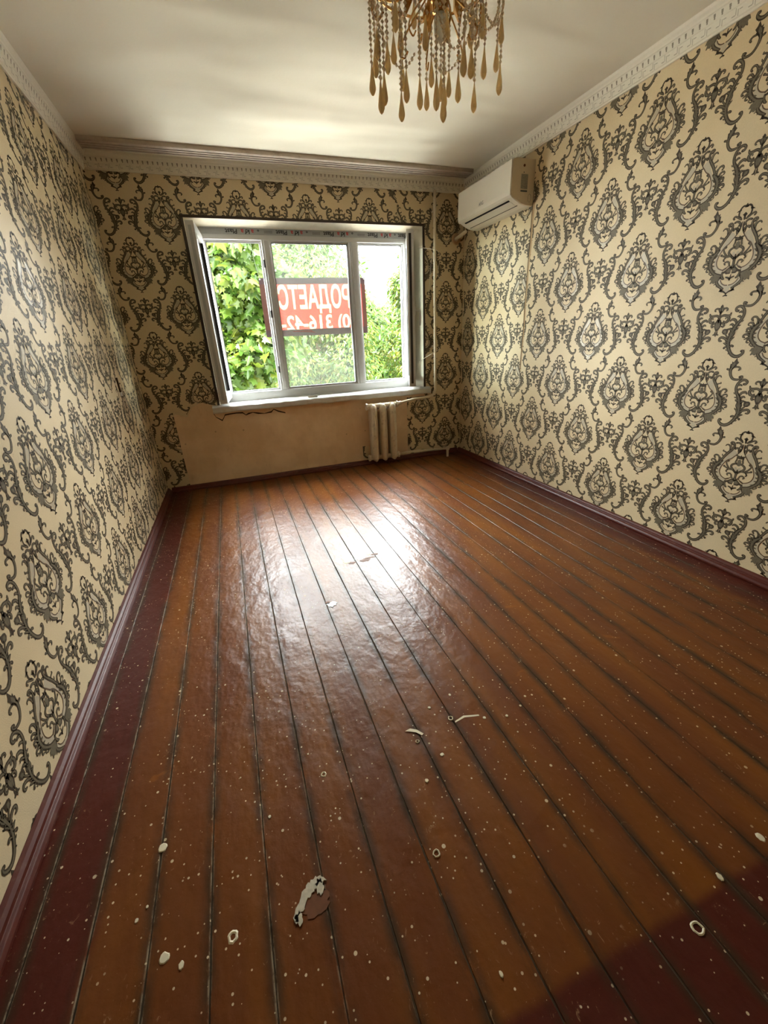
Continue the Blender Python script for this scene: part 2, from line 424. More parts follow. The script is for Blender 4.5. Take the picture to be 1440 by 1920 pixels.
# ------------------------------------------------------------------ damask print (traced once, laid out on the walls)
MOTIF = [

["p","L",1,0,[[18.9,-125.5],[24.0,-115.4],[35.1,-105.7],[41.6,-108.2],[53.3,-129.6],[63.8,-150.9],[73.1,-172.1],[84.8,-193.4],[91.7,-214.5],[92.8,-235.5],[87.2,-258.8],[69.3,-275.8],[46.8,-284.5],[37.8,-271.4],[40.9,-262.7],[64.7,-254.3],[78.1,-233.2],[78.5,-210.0],[74.1,-193.0],[62.8,-173.8],[46.9,-160.5],[31.1,-143.0]]],
["p","L",1,0,[[3.8,-331.4],[27.5,-323.2],[42.6,-299.8],[56.3,-306.3],[43.2,-326.2],[26.5,-342.2],[11.7,-344.7],[11.2,-360.6],[-0.2,-365.4],[-0.4,-336.0]]],
["s","D",1,0,[[2.8,-12.9,7.6],[11.8,-8.7,7.6],[21.8,-16.8,7.6],[26.2,-31.4,7.6],[24.5,-45.4,7.6],[14.6,-54.8,7.6]]],
["s","D",1,0,[[22.0,-22.9,8.1],[30.8,-25.7,5.9],[37.1,-28.0,2.2]]],["p","D",0,0,[[-0.1,0.6],[7.0,-8.2],[6.3,-16.3],[-2.2,-15.4],[-6.4,-6.8]]],
["p","D",0,0,[[1.8,-34.2],[11.2,-44.2],[2.2,-52.7],[-10.0,-43.4]]],["s","D",0,0,[[1.0,-47.4,9.2],[2.7,-61.0,9.2]]],
["s","D",1,1,[[11.1,-60.6,8.1],[21.7,-54.4,8.1],[30.9,-48.0,8.1],[40.6,-43.8,8.1],[46.9,-49.4,8.1],[42.8,-54.1,8.1]]],
["s","D",1,1,[[9.1,-85.3,9.2],[13.8,-73.2,9.2],[24.4,-66.9,9.2],[35.4,-68.8,9.2]]],["s","D",1,1,[[10.0,-106.2,9.7],[16.5,-97.2,9.7],[27.8,-93.9,9.7],[33.7,-99.5,9.7]]],
["s","D",1,0,[[4.0,-72.5,4.4],[4.6,-89.1,7.0],[8.7,-106.1,6.5],[18.9,-125.5,3.8]]],["s","D",1,0,[[15.6,-81.6,3.8],[19.2,-98.4,6.5],[17.9,-115.0,3.8]]],
["s","D",1,1,[[52.9,-79.3,9.7],[61.0,-73.9,9.2],[56.4,-68.4,8.7],[45.4,-71.6,9.2],[41.4,-87.7,10.8],[48.3,-106.6,12.4],[60.3,-123.8,14.6],[72.6,-143.1,13.4],[81.4,-162.1,11.9],[90.5,-177.0,10.8]]],
["s","D",1,1,[[57.1,-109.3,8.1],[59.9,-95.1,7.6],[68.2,-85.6,7.6],[77.6,-86.3,6.5],[81.0,-91.6,5.4]]],
["s","D",1,1,[[67.1,-128.4,7.0],[78.7,-122.9,7.0],[87.6,-121.4,5.9],[85.3,-116.2,4.4]]],["s","D",1,0,[[50.5,-100.6,3.2],[55.0,-88.6,3.8],[60.7,-83.0,2.7]]],
["s","D",1,1,[[79.0,-172.4,10.8],[95.6,-189.6,21.6],[106.2,-206.6,24.3],[108.5,-227.5,22.7],[103.3,-246.3,20.0],[90.5,-263.1,17.3],[72.2,-278.0,16.3],[47.2,-286.7,16.3]]],
["s","D",1,1,[[96.1,-181.3,8.1],[95.9,-164.8,8.1],[103.2,-150.8,8.7],[116.3,-148.4,9.2],[122.6,-156.9,9.2],[117.4,-163.8,7.6]]],
["s","D",1,1,[[106.3,-185.9,9.2],[115.3,-174.9,9.2],[126.3,-173.3,8.1],[132.2,-179.7,7.0],[128.8,-184.7,5.9]]],
["s","D",1,1,[[111.8,-210.9,10.8],[120.6,-198.7,11.4],[130.9,-199.1,10.8],[131.5,-207.3,8.1]]],
["s","D",1,1,[[113.6,-229.7,10.8],[126.1,-223.7,10.8],[137.9,-226.0,9.7],[140.9,-234.3,8.7],[133.6,-237.3,7.0]]],
["s","D",1,1,[[105.2,-244.2,11.9],[117.8,-248.6,9.2],[120.1,-259.1,7.0],[111.2,-261.1,5.9]]],["s","D",1,1,[[91.3,-201.9,9.2],[80.0,-193.2,3.8]]],
["s","D",1,1,[[100.1,-221.0,10.8],[89.3,-219.7,5.4]]],
["p","G",1,0,[[43.1,-284.5],[58.1,-280.1],[72.2,-278.0],[90.4,-284.4],[95.3,-296.2],[87.6,-299.5],[86.2,-303.8],[89.7,-314.6],[79.6,-312.6],[74.5,-317.0],[67.5,-318.2],[61.2,-306.2],[50.5,-301.9]]],
["s","D",1,1,[[51.1,-293.2,10.8],[69.7,-288.8,10.8],[84.8,-292.0,10.8],[93.2,-297.3,5.4]]],["s","D",1,1,[[59.8,-299.7,9.2],[75.8,-306.1,9.2],[87.5,-315.7,3.8]]],
["s","D",1,1,[[47.8,-295.4,12.4],[57.3,-310.6,15.1],[48.2,-326.2,14.6],[33.1,-337.5,11.9],[19.4,-344.6,8.1]]],
["s","D",1,0,[[27.7,-342.1,8.7],[27.6,-353.3,9.2],[14.5,-358.2,7.6],[0.2,-367.7,4.9]]],["s","D",1,0,[[23.5,-352.3,8.1],[34.3,-355.4,4.4]]],
["s","D",0,0,[[-0.8,-365.5,4.4],[-0.2,-378.0,4.4]]],["s","D",0,0,[[-8.5,-378.3,5.9],[-0.9,-374.6,5.9],[7.0,-377.7,5.9]]],
["s","B",1,0,[[18.9,-125.5,4.6],[27.1,-135.4,4.6],[40.2,-151.8,4.6],[55.8,-163.0,4.6],[68.2,-182.4,4.6],[78.5,-210.0,4.6],[77.4,-233.2,4.6],[64.2,-252.1,4.6],[41.9,-261.6,4.6],[28.3,-256.1,4.6],[17.5,-246.2,4.6]]],
["s","D",1,1,[[3.2,-255.8,6.5],[16.1,-245.1,7.0],[20.8,-232.1,7.6],[31.0,-228.0,8.1],[41.0,-234.6,7.6],[36.0,-239.9,5.9]]],["s","D",1,0,[[28.3,-256.1,7.6],[40.9,-262.7,7.6]]],
["s","D",1,1,[[4.6,-214.4,6.5],[20.2,-206.2,9.2],[39.7,-205.7,9.7],[55.6,-200.8,7.0],[63.1,-196.9,10.8]]],
["s","D",1,1,[[37.0,-204.5,8.1],[50.6,-189.1,8.1],[58.1,-173.6,7.6],[50.2,-164.9,11.9]]],["s","D",1,0,[[39.9,-206.8,8.1],[48.8,-219.8,7.0],[43.6,-223.9,5.4]]],
["s","D",1,1,[[-1.6,-173.3,8.1],[12.9,-171.7,9.2],[28.3,-180.8,10.8],[29.8,-193.7,10.8],[17.7,-206.1,10.2],[5.5,-218.8,8.1]]],
["p","L",1,0,[[2.5,-192.7],[11.6,-188.8],[15.9,-197.5],[6.2,-210.1],[1.7,-218.7]]],["s","D",0,0,[[1.8,-203.5,7.0],[2.1,-214.3,5.4]]],
["s","D",0,0,[[1.1,-127.7,3.8],[1.9,-135.1,6.5]]],["s","D",1,0,[[1.4,-135.1,6.5],[17.8,-131.8,7.0]]],["s","D",1,0,[[1.8,-142.5,8.1],[14.7,-140.0,7.0]]],
["s","D",1,1,[[13.5,-139.9,7.0],[14.2,-154.8,8.1],[17.3,-163.4,7.0],[10.4,-171.6,8.1],[0.3,-176.6,9.2]]],["s","G",0,0,[[-0.3,-156.2,16.3],[0.9,-173.4,18.9]]],
["s","D",0,1,[[1.3,-216.5,13.4],[0.8,-238.3,10.8],[1.2,-258.0,16.3]]],
["p","D",1,0,[[0.5,-254.7],[15.4,-253.8],[27.7,-264.8],[40.3,-271.4],[37.9,-277.9],[27.8,-276.8],[21.4,-282.3],[3.7,-282.3]]],
["p","G",1,0,[[1.6,-260.2],[14.0,-259.2],[22.4,-269.1],[17.5,-275.7],[3.8,-276.8]]],["s","D",1,1,[[39.5,-273.6,9.7],[39.8,-286.7,10.8],[34.7,-297.7,11.9],[28.1,-302.1,8.1]]],
["s","D",1,0,[[-0.5,-304.6,8.1],[8.5,-298.9,8.1],[17.9,-295.6,5.9]]],["s","D",0,0,[[2.6,-286.7,4.4],[0.6,-310.1,5.4]]],
["s","B",1,0,[[3.8,-331.4,4.4],[18.6,-328.9,4.4],[31.9,-319.8,4.4],[40.3,-306.4,4.4]]],
["p","D",1,0,[[-0.3,249.2],[7.9,238.6],[5.2,235.1],[14.0,232.6],[14.2,223.5],[9.1,212.9],[1.3,205.2],[-4.2,206.5]]],["p","G",1,0,[[0.4,233.7],[9.6,231.2],[9.6,223.0],[2.0,214.3]]],
["s","D",1,1,[[10.7,226.5,7.9],[19.2,230.4,9.1],[28.7,226.1,8.6],[29.3,219.7,6.9],[24.9,218.2,5.4]]],["s","D",0,1,[[-0.1,207.1,9.6],[-1.5,192.4,9.1],[-1.0,177.5,16.0]]],
["s","D",1,1,[[0.1,181.2,7.9],[5.3,192.0,10.6],[17.4,197.7,11.8],[34.9,195.7,11.8],[45.8,196.9,10.6],[50.0,206.6,6.9]]],
["s","D",1,1,[[39.1,193.7,13.3],[45.5,182.4,14.3],[41.0,169.8,14.3],[29.6,165.8,10.6],[23.7,170.7,7.9]]],["s","G",1,0,[[33.9,192.2,7.9],[30.3,183.2,7.9]]],
["p","D",1,0,[[-2.9,181.3],[9.8,176.9],[16.8,163.6],[15.8,146.9],[10.6,135.8],[5.9,126.5],[-0.8,125.8]]],
["p","G",1,0,[[-0.9,164.4],[9.9,163.9],[11.0,150.8],[5.3,137.9],[0.8,136.1]]],
["s","D",1,1,[[10.8,160.1,9.6],[21.8,162.4,10.6],[29.6,153.7,10.6],[26.0,144.6,9.1],[19.3,148.6,6.4]]],
["p","D",1,0,[[1.8,127.6],[6.4,124.6],[9.0,113.2],[15.8,109.2],[12.8,105.5],[4.6,106.6],[0.4,99.1],[0.6,111.5]]],
["s","D",1,1,[[79.2,214.4,11.8],[70.7,215.9,11.8],[68.1,226.8,11.8],[79.0,233.9,12.3],[93.0,231.0,13.3],[105.4,216.1,13.8],[108.8,194.7,13.8],[102.3,173.8,14.3],[90.3,156.5,17.0],[81.8,138.7,22.4],[75.5,118.8,23.9],[72.4,100.4,20.7],[69.7,79.9,18.7],[74.1,57.4,18.7],[83.7,36.6,16.5],[98.4,17.9,16.0],[118.3,8.4,16.0],[137.4,12.8,14.8],[148.1,24.1,12.8],[147.5,34.2,11.8],[140.6,33.3,11.8]]],
["s","D",1,1,[[105.3,205.5,7.9],[93.6,209.9,10.6],[86.4,206.8,6.4]]],["s","D",1,1,[[104.2,180.9,7.9],[91.2,190.5,10.6],[84.3,189.1,6.4]]],
["s","D",1,1,[[85.8,160.3,10.6],[77.2,173.4,12.3],[63.3,177.7,11.8],[54.8,170.9,6.9]]],["s","D",1,1,[[80.5,144.2,10.6],[66.7,155.8,10.6],[58.2,152.5,5.4]]],
["s","D",1,1,[[79.2,118.7,10.6],[66.3,133.8,13.3],[58.8,134.1,7.9]]],["s","D",1,1,[[67.9,87.4,7.9],[49.8,108.4,7.9],[42.4,123.5,10.6]]],
["p","D",1,0,[[29.1,131.4],[36.7,135.8],[47.2,135.4],[56.0,137.9],[57.2,124.9],[56.1,113.8],[45.9,108.5],[35.9,110.6],[27.8,120.2]]],
["p","G",1,0,[[34.8,127.5],[44.9,129.0],[50.0,119.5],[43.7,114.1],[36.0,118.1]]],["s","D",1,1,[[78.0,100.3,13.3],[84.2,113.0,13.3],[85.8,125.8,5.4]]],
["s","D",1,1,[[68.3,78.1,10.6],[49.9,91.5,12.3],[33.4,96.5,12.3],[24.2,90.0,12.3],[27.4,80.5,10.6],[36.4,79.4,6.9]]],
["s","D",1,1,[[74.8,74.3,7.9],[79.9,88.2,9.6],[90.5,94.5,4.2]]],["s","D",1,1,[[73.1,57.4,11.8],[59.5,66.9,11.8],[49.3,69.8,5.4]]],
["s","D",1,1,[[74.5,51.7,7.9],[63.1,51.7,9.1],[57.5,47.0,11.8]]],["s","D",1,1,[[80.6,49.8,9.1],[87.9,58.3,10.6],[96.1,55.4,10.6]]],
["s","D",1,1,[[76.4,-149.5,7.0],[84.6,-144.7,6.5],[86.8,-138.7,3.8]]],["s","D",1,1,[[82.6,-162.2,7.0],[92.7,-160.6,5.9],[92.7,-155.4,3.2]]],
["s","D",1,1,[[92.9,-263.1,8.1],[104.2,-266.3,6.5],[104.4,-272.7,3.2]]],["s","D",1,1,[[81.1,-274.8,8.1],[94.7,-276.9,6.5],[100.6,-271.6,3.2]]],
["s","D",1,0,[[46.5,-81.9,5.9],[36.8,-91.4,5.4],[36.2,-99.6,2.7]]],["s","D",1,1,[[101.2,-193.9,10.8],[116.4,-190.3,9.7],[123.5,-186.5,4.4]]],
["s","D",1,1,[[109.7,-217.1,10.8],[124.9,-213.3,9.2],[135.0,-212.5,4.4]]],["s","D",1,1,[[108.0,-235.8,10.8],[123.1,-241.3,9.2],[133.4,-246.7,3.8]]],
["s","D",1,1,[[87.6,-185.2,8.1],[78.0,-178.6,3.2]]],["s","D",1,1,[[96.8,-237.7,9.2],[86.4,-238.6,3.8]]],["s","D",1,1,[[84.8,-258.8,8.1],[75.7,-260.8,3.2]]],
["s","D",1,1,[[41.7,-330.7,7.0],[54.6,-332.7,3.2]]],["s","D",1,1,[[56.2,-317.2,7.0],[67.4,-323.7,3.2]]],["s","D",1,1,[[100.0,168.6,6.9],[110.1,167.2,6.4],[113.3,172.4,3.2]]],
["s","D",1,1,[[89.8,154.7,7.9],[100.2,148.9,6.9],[106.1,150.4,3.2]]],["s","D",1,1,[[82.2,136.9,9.6],[94.8,133.7,7.9],[97.9,139.9,3.2]]],
["s","D",1,1,[[78.2,115.0,9.6],[66.5,117.2,7.9],[61.7,109.9,3.2]]],["s","D",1,1,[[74.7,98.5,7.9],[87.2,92.7,6.9],[91.4,98.1,3.2]]],
["s","D",1,1,[[71.9,70.5,7.9],[61.5,74.4,6.9],[54.5,80.1,3.2]]],["s","D",1,1,[[79.0,40.4,7.4],[71.4,36.6,5.9],[66.7,40.3,3.2]]],["s","D",1,0,[[90.6,23.4,6.4],[82.1,19.5,3.7]]],
["s","D",1,0,[[130.6,10.8,5.9],[137.8,3.5,3.2]]],
["p","D",1,0,[[131.2,3.8],[137.6,-12.7],[144.8,-19.6],[136.6,-31.1],[139.5,-36.3],[130.3,-42.5],[122.6,-53.9],[109.5,-53.9],[108.4,-40.0],[107.9,-27.3],[113.9,-25.6],[113.0,-15.1],[120.6,-18.6]]],
["p","G",1,0,[[127.5,-16.9],[131.1,-29.5],[119.9,-47.7],[114.2,-39.5],[117.7,-26.4]]],
["s","D",1,1,[[118.2,-43.5,16.3],[115.0,-58.8,14.1],[121.3,-80.1,12.4],[136.7,-96.5,11.9],[158.2,-98.5,10.8],[172.7,-91.9,10.2],[174.5,-82.9,11.4],[164.8,-85.8,10.8]]],
["s","D",1,1,[[130.7,-40.3,8.1],[148.2,-39.9,8.7],[157.4,-47.8,9.2],[152.1,-53.7,7.6]]],["s","D",1,1,[[111.9,-54.8,9.2],[99.5,-51.5,9.7]]],
]
def catmull2(pts, n=4):
    P = np.array(pts, float); P = np.vstack([2*P[0]-P[1], P, 2*P[-1]-P[-2]])
    out = []
    for i in range(1, len(P)-2):
        a, b, c, d = P[i-1:i+3]
        k = max(2, min(n, int(math.hypot(*(c-b)[:2])/4)+1))
        for j in range(k):
            t = j/k
            out.append(.5*((2*b)+(c-a)*t+(2*a-5*b+4*c-d)*t*t+(3*b-a-3*c+d)*t**3))
    out.append(P[-2])
    return np.array(out)

def ribbon2(P, f=1.0):
    T = np.gradient(P[:, :2], axis=0); T /= np.maximum(np.linalg.norm(T, axis=1, keepdims=True), 1e-9)
    N = np.stack([-T[:, 1], T[:, 0]], 1); h = np.maximum(P[:, 2:3]*.5*f, .3)
    A = P[:, :2]+N*h; B = P[:, :2]-N*h
    polys = [[tuple(A[i]), tuple(B[i]), tuple(B[i+1]), tuple(A[i+1])] for i in range(len(P)-1)]
    for e, s in ((0, -1), (-1, 1)):
        c = P[e, :2]; r = h[e, 0]; a0 = math.atan2(*(T[e]*s)[::-1])
        polys.append([(c[0]+r*math.cos(a0+t), c[1]+r*math.sin(a0+t)) for t in np.linspace(-math.pi/2, math.pi/2, 6)])
    return polys

MI = {'D': 0, 'G': 1, 'L': 2, 'B': 3}
LAY = {'L': 0.4, 'D': 0.6, 'B': 0.7, 'G': 0.8}
def motif_polys():
    out = []
    for kind, c, mir, hl, pts in MOTIF:
        if kind == 'p':
            ps = [(LAY[c], MI[c], [tuple(p) for p in pts])]
        else:
            R = catmull2(pts)
            ps = [(LAY[c], MI[c], p) for p in ribbon2(R)]
            if hl: ps += [(1.0, 1, p) for p in ribbon2(R[1:-1] if len(R) > 4 else R, .40)]
        out += ps
        if mir: out += [(l_, m_, [(-x, y) for x, y in reversed(p)]) for l_, m_, p in ps]
    return [(l_/1000, m_, [(x/1000, y/1000) for x, y in p]) for l_, m_, p in out]
MP = motif_polys()
MP_XY = np.array([q for _, _, p in MP for q in p]); MP_OFF = np.array([l_ for l_, _, p in MP for _ in p])
MP_LEN = np.array([len(p) for _, _, p in MP]); MP_MI = np.array([m_ for _, m_, _ in MP])
MP_BB = (MP_XY.min(0), MP_XY.max(0))

def clip(poly, reg):
    """Sutherland-Hodgman against a convex counter-clockwise region"""
    for i in range(len(reg)):
        (ax, ay), (bx, by) = reg[i], reg[(i+1) % len(reg)]
        side = lambda p: (bx-ax)*(p[1]-ay)-(by-ay)*(p[0]-ax)
        res = []
        for j in range(len(poly)):
            p, q = poly[j], poly[(j+1) % len(poly)]
            sp, sq = side(p), side(q)
            if sp >= 0: res.append(p)
            if (sp >= 0) != (sq >= 0):
                t = sp/(sp-sq); res.append((p[0]+t*(q[0]-p[0]), p[1]+t*(q[1]-p[1])))
        poly = res
        if len(poly) < 3: return None
    return poly

def make_print(name, regions, to3, parent):
    """regions: list of (convex ccw polygon, u0, v0, du): medallion tops at u0 + j du, v0 + m .664 (+ .332 on odd columns)"""
    V = []; L = []; LT = []; MIX = []; nv = 0
    for reg, u0, v0, du in regions:
        R = np.array(reg); lo, hi = R.min(0), R.max(0)
        for j in range(int((lo[0]-u0)/du)-2, int((hi[0]-u0)/du)+3):
            for m_ in range(-8, 8):
                o = np.array([u0+j*du, v0+m_*.664+(j % 2)*.332])
                a, b = o+MP_BB[0], o+MP_BB[1]
                if b[0] < lo[0] or a[0] > hi[0] or b[1] < lo[1] or a[1] > hi[1]: continue
                def inside(p):
                    return all((reg[(i+1) % len(reg)][0]-reg[i][0])*(p[1]-reg[i][1])-(reg[(i+1) % len(reg)][1]-reg[i][1])*(p[0]-reg[i][0]) >= 0 for i in range(len(reg)))
                if all(inside(c) for c in (tuple(a), tuple(b), (a[0], b[1]), (b[0], a[1]))):
                    xy = MP_XY+o
                    V.append(np.column_stack([xy, MP_OFF])); n = len(xy)
                    L.append(np.arange(nv, nv+n)); LT.append(MP_LEN); MIX.append(MP_MI); nv += n
                else:
                    for off, mi, p in MP:
                        q = [(x+o[0], y+o[1]) for x, y in p]
                        if all(x < lo[0] for x, _ in q) or all(x > hi[0] for x, _ in q) or all(y < lo[1] for _, y in q) or all(y > hi[1] for _, y in q): continue
                        q = clip(q, reg)
                        if q is None: continue
                        V.append(np.array([(x, y, off) for x, y in q])); L.append(np.arange(nv, nv+len(q)))
                        LT.append(np.array([len(q)])); MIX.append(np.array([mi])); nv += len(q)
    V = np.concatenate(V); L = np.concatenate(L); LT = np.concatenate(LT); MIX = np.concatenate(MIX)
    me = bpy.data.meshes.new(name)
    me.vertices.add(len(V)); me.vertices.foreach_set('co', to3(V[:, 0], V[:, 1], V[:, 2]).astype(np.float32).ravel())
    me.loops.add(len(L)); me.loops.foreach_set('vertex_index', L.astype(np.int32))
    me.polygons.add(len(LT))
    st = np.concatenate([[0], np.cumsum(LT)[:-1]])
    me.polygons.foreach_set('loop_start', st.astype(np.int32)); me.polygons.foreach_set('loop_total', LT.astype(np.int32))
    for m_ in (M_PD, M_PG, M_PL, M_PB): me.materials.append(m_)
    me.polygons.foreach_set('material_index', MIX.astype(np.int32))
    me.update(calc_edges=True); me.validate()
    o = bpy.data.objects.new(name, me); COL.objects.link(o); o.parent = parent
    o['kind'] = 'stuff'
    return o

def rect(u0, u1, v0, v1): return [(u0, v0), (u1, v0), (u1, v1), (u0, v1)]

# ------------------------------------------------------------------ room shell
W, H, D = ROOM_W, ROOM_H, ROOM_D
WX0, WX1, WZ0, WZ1 = 0.5917, 2.657, 0.700, 2.199     # window opening in the wall plane

def wall_with_hole(name, mat, x0, x1, y0, y1, z0, z1, hx0, hx1, hz0, hz1):
    b = MB()
    xs = [x0, hx0, hx1, x1]; zs = [z0, hz0, hz1, z1]
    for i in range(3):
        for j in range(3):
            if i == 1 and j == 1: continue
            for y, flip in ((y0, False), (y1, True)):
                q = [(xs[i], y, zs[j]), (xs[i+1], y, zs[j]), (xs[i+1], y, zs[j+1]), (xs[i], y, zs[j+1])]
                b.face_list(q[::-1] if flip else q, [(0, 1, 2, 3)])
    for ring, inv in (((x0, x1, z0, z1), False), ((hx0, hx1, hz0, hz1), True)):
        a, c, e, g = ring
        cs = [(a, e), (c, e), (c, g), (a, g)]
        for i in range(4):
            (px, pz), (qx, qz) = cs[i], cs[(i+1) % 4]
            q = [(px, y0, pz), (px, y1, pz), (qx, y1, qz), (qx, y0, qz)]
            b.face_list(q[::-1] if inv else q, [(0, 1, 2, 3)])
    return struct(b.build(name, mat))

wall_back = wall_with_hole('wall_back', M_BARE, -0.2, W+0.2, 0.0, 0.22, -0.2, H+0.2, WX0, WX1, WZ0, WZ1)
facade = wall_with_hole('wall_facade_sun_block', M_FACADE, -5, 8, 0.225, 0.36, -3.2, 6.5, WX0-.01, WX1+.01, WZ0-.01, WZ1+.01)  # unseen outer wall, extended up and sideways to block the sun
b = MB(); b.box(-0.2, 0, -D, 0, -0.2, H+0.2); wall_left = struct(b.build('wall_left', M_PAPER))
b = MB(); b.box(W, W+0.2, -D, 0, -0.2, H+0.2); wall_right = struct(b.build('wall_right', M_PAPER))
b = MB(); b.box(0, W, -D, 0, H, H+0.2); ceiling = struct(b.build('ceiling', M_CEIL))
wall_front = wall_with_hole('wall_front', M_PAPER, -.2, W+.2, -D-.12, -D, -.2, H+.2, 1.02, 1.93, 0.0, 2.05)

make_print('wallpaper_print', [(rect(0.02, D, 0.03, 2.47), 2.290, 1.405, .2715)],
           lambda u, v, o: np.column_stack([W-o, -u, v]), wall_right)
make_print('wallpaper_print', [(rect(-D, -0.0, 0.03, 2.47), -2.030, 1.385, .2665)],
           lambda u, v, o: np.column_stack([o, u, v]), wall_left)

TEAR = [(0.196, 0.700), (0.213, 0.716), (0.262, 0.700), (0.308, 0.681), (0.335, 0.718), (0.371, 0.765), (0.410, 0.782), (0.455, 0.791), (0.490, 0.776), (0.528, 0.764), (0.5917, 0.752)]
SH = 2.400          # paper joint where the pattern jumps
regs = [rect(0, .196, .03, 2.47)]
for (ax, az), (bx, bz) in zip(TEAR[:-1], TEAR[1:]): regs.append([(ax, az), (bx, bz), (bx, 2.47), (ax, 2.47)])
regs += [rect(WX0, SH, WZ1+.004, 2.47), rect(1.93, 1.995, .03, .20)]
regs2 = [rect(SH, WX1, WZ1+.004, 2.47), rect(WX1, W, .66, 2.47), rect(2.452, W, .03, .66)]
b = MB()
for r_ in regs[:-1] + regs2:
    b.face_list([(x, -.0012, z) for x, z in r_], [tuple(range(len(r_)))])
b.face_list([(x, -.0012, z) for x, z in regs[-1]], [(0, 1, 2, 3)])
for (ax, az), (bx, bz) in list(zip(TEAR[:-1], TEAR[1:])) + [((.196, .03), (.196, .70)), ((2.452, .66), (2.452, .03))]:
    b.face_list([(ax, -.0012, az), (ax, 0, az), (bx, 0, bz), (bx, -.0012, bz)], [(0, 1, 2, 3)])
# curled lip of the torn sheet
for (ax, az), (bx, bz) in zip(TEAR[:6], TEAR[1:7]):
    b.face_list([(ax, -.0012, az+.02), (bx, -.0012, bz+.02), (bx, -.012, bz-.004), (ax, -.012, az-.004)], [(0, 1, 2, 3)])
back_paper = b.build('wallpaper', M_PAPER, wall_back)
make_print('wallpaper_print', [(r_, .19, 2.717, .2785) for r_ in regs] + [(r_, 2.629, 2.740, .273) for r_ in regs2],
           lambda u, v, o: np.column_stack([u, -.0012-o, v]), wall_back)

# open paper joint on the right wall, below the air conditioner
b = MB()
zz = np.linspace(.93, 2.13, 26); wob = [0.0025*math.sin(9*z)+.0015*math.sin(23*z) for z in zz]
for i in range(25):
    t0, t1 = (zz[i]-.93)/1.2, (zz[i+1]-.93)/1.2
    for a_, c_, mi, off in ((0, .007, 0, .0016), (-.022*(.35+.65*t1), 0, 1, .0015)):
        b.face_list([(W-off, -1.012+wob[i]+a_, zz[i]), (W-off, -1.012+wob[i]+c_, zz[i]), (W-off, -1.012+wob[i+1]+c_, zz[i+1]), (W-off, -1.012+wob[i+1]+a_, zz[i+1])], [(0, 1, 2, 3)], mi)
b.build('paper_joint', [M_CRACK, M_SLIT], wall_right)
# cable stub and slot on the left wall
b = MB(); b.box(0, .008, -.772, -.752, .985, 1.085); b.box(0, .012, -.775, -.755, .965, .99, 1)
b.build('cable_slot', [M_CRACK, M_SILL], wall_left)

# plaster cracks under the sill
CR = [(.533, .70), (.529, .690), (.546, .65), (.594, .616), (.612, .640), (.626, .663), (.675, .668), (.728, .671), (.784, .668), (.81, .644), (.835, .655), (.874, .662), (.92, .650), (.978, .642), (1.045, .65), (1.07, .672), (1.111, .65), (1.175, .629)]
b = MB()
for i in range(len(CR)-1):
    (ax, az), (bx, bz) = CR[i], CR[i+1]
    wa = .002+.0055*abs(math.sin(i*1.7)); wb_ = .002+.0055*abs(math.sin((i+1)*1.7))
    b.face_list([(ax, -.0008, az-wa), (bx, -.0008, bz-wb_), (bx, -.0008, bz+wb_), (ax, -.0008, az+wa)], [(0, 1, 2, 3)])
b.build('crack', M_CRACK, wall_back)

# ------------------------------------------------------------------ floor of painted boards
b = MB(); b.box(-.2, W+.2, -D-.2, .2, -.25, -.003); floor = struct(b.build('floor', M_DIRT))
edges = [0.0] + [0.0735+.1315*k for k in range(23)] + [W]
def plank_mesh(x0, x1, seed):
    r = np.random.default_rng(seed)
    n = 110; ys = np.linspace(-D, 0, n+1)
    def jag(amp):
        a = r.normal(0, 1, n+1); s_ = np.convolve(np.pad(a, 6, mode='edge'), np.ones(13)/13, 'valid')
        return np.abs(s_)*amp*2.2+np.abs(r.normal(0, 1, n+1))*amp*.35
    gl = .0005+jag(.0013); gr = .0005+jag(.0013)
    hz = r.normal(0, .0005); cup = r.normal(.0002, .0003)
    wv = np.convolve(np.pad(r.normal(0, 1, n+1), 8, mode='edge'), np.ones(17)/17, 'valid')*.0012
    V = []
    for i, y in enumerate(ys):
        a, c = x0+gl[i], x1-gr[i]; w_ = c-a
        zt = hz+wv[i]
        V += [(a, y, -.02), (a, y, zt-.0022), (a+.0016, y, zt-.0002), (a+w_*.28, y, zt+cup), (c-w_*.28, y, zt+cup), (c-.0016, y, zt-.0002), (c, y, zt-.0022), (c, y, -.02)]
    F = []
    for i in range(n):
        for k in range(7):
            q = i*8+k
            F.append((q, q+8, q+9, q+1))
    me = bpy.data.meshes.new('plank'); me.from_pydata(V, [], [f[::-1] for f in F]); me.materials.append(M_FLOOR)
    me.update()
    return me
for i in range(len(edges)-1):
    o = bpy.data.objects.new('plank', plank_mesh(edges[i], edges[i+1], 100+i)); COL.objects.link(o); o.parent = floor

# drops, rings and chips of paint that lie on the boards
def blob(cx, cy, rx, ry, seed, ring=0.0, rough=.12, n=16, h=.0022):
    r = random.Random(seed); b = MB()
    rad = [1+r.uniform(-rough, rough) for _ in range(n)]
    P = lambda k, f, z: (cx+rx*f*rad[k % n]*math.cos(2*math.pi*k/n), cy+ry*f*rad[k % n]*math.sin(2*math.pi*k/n), z)
    base = .0006
    if ring:
        for k in range(n):
            b.face_list([P(k, 1, base), P(k+1, 1, base), P(k+1, (1+ring)/2, h), P(k, (1+ring)/2, h)], [(0, 1, 2, 3)])
            b.face_list([P(k, (1+ring)/2, h), P(k+1, (1+ring)/2, h), P(k+1, ring, base), P(k, ring, base)], [(0, 1, 2, 3)])
    else:
        for k in range(n):
            b.face_list([P(k, 1, base), P(k+1, 1, base), P(k+1, .8, h), P(k, .8, h)], [(0, 1, 2, 3)])
        b.face_list([P(k, .8, h) for k in range(n)], [tuple(range(n))])
    return b
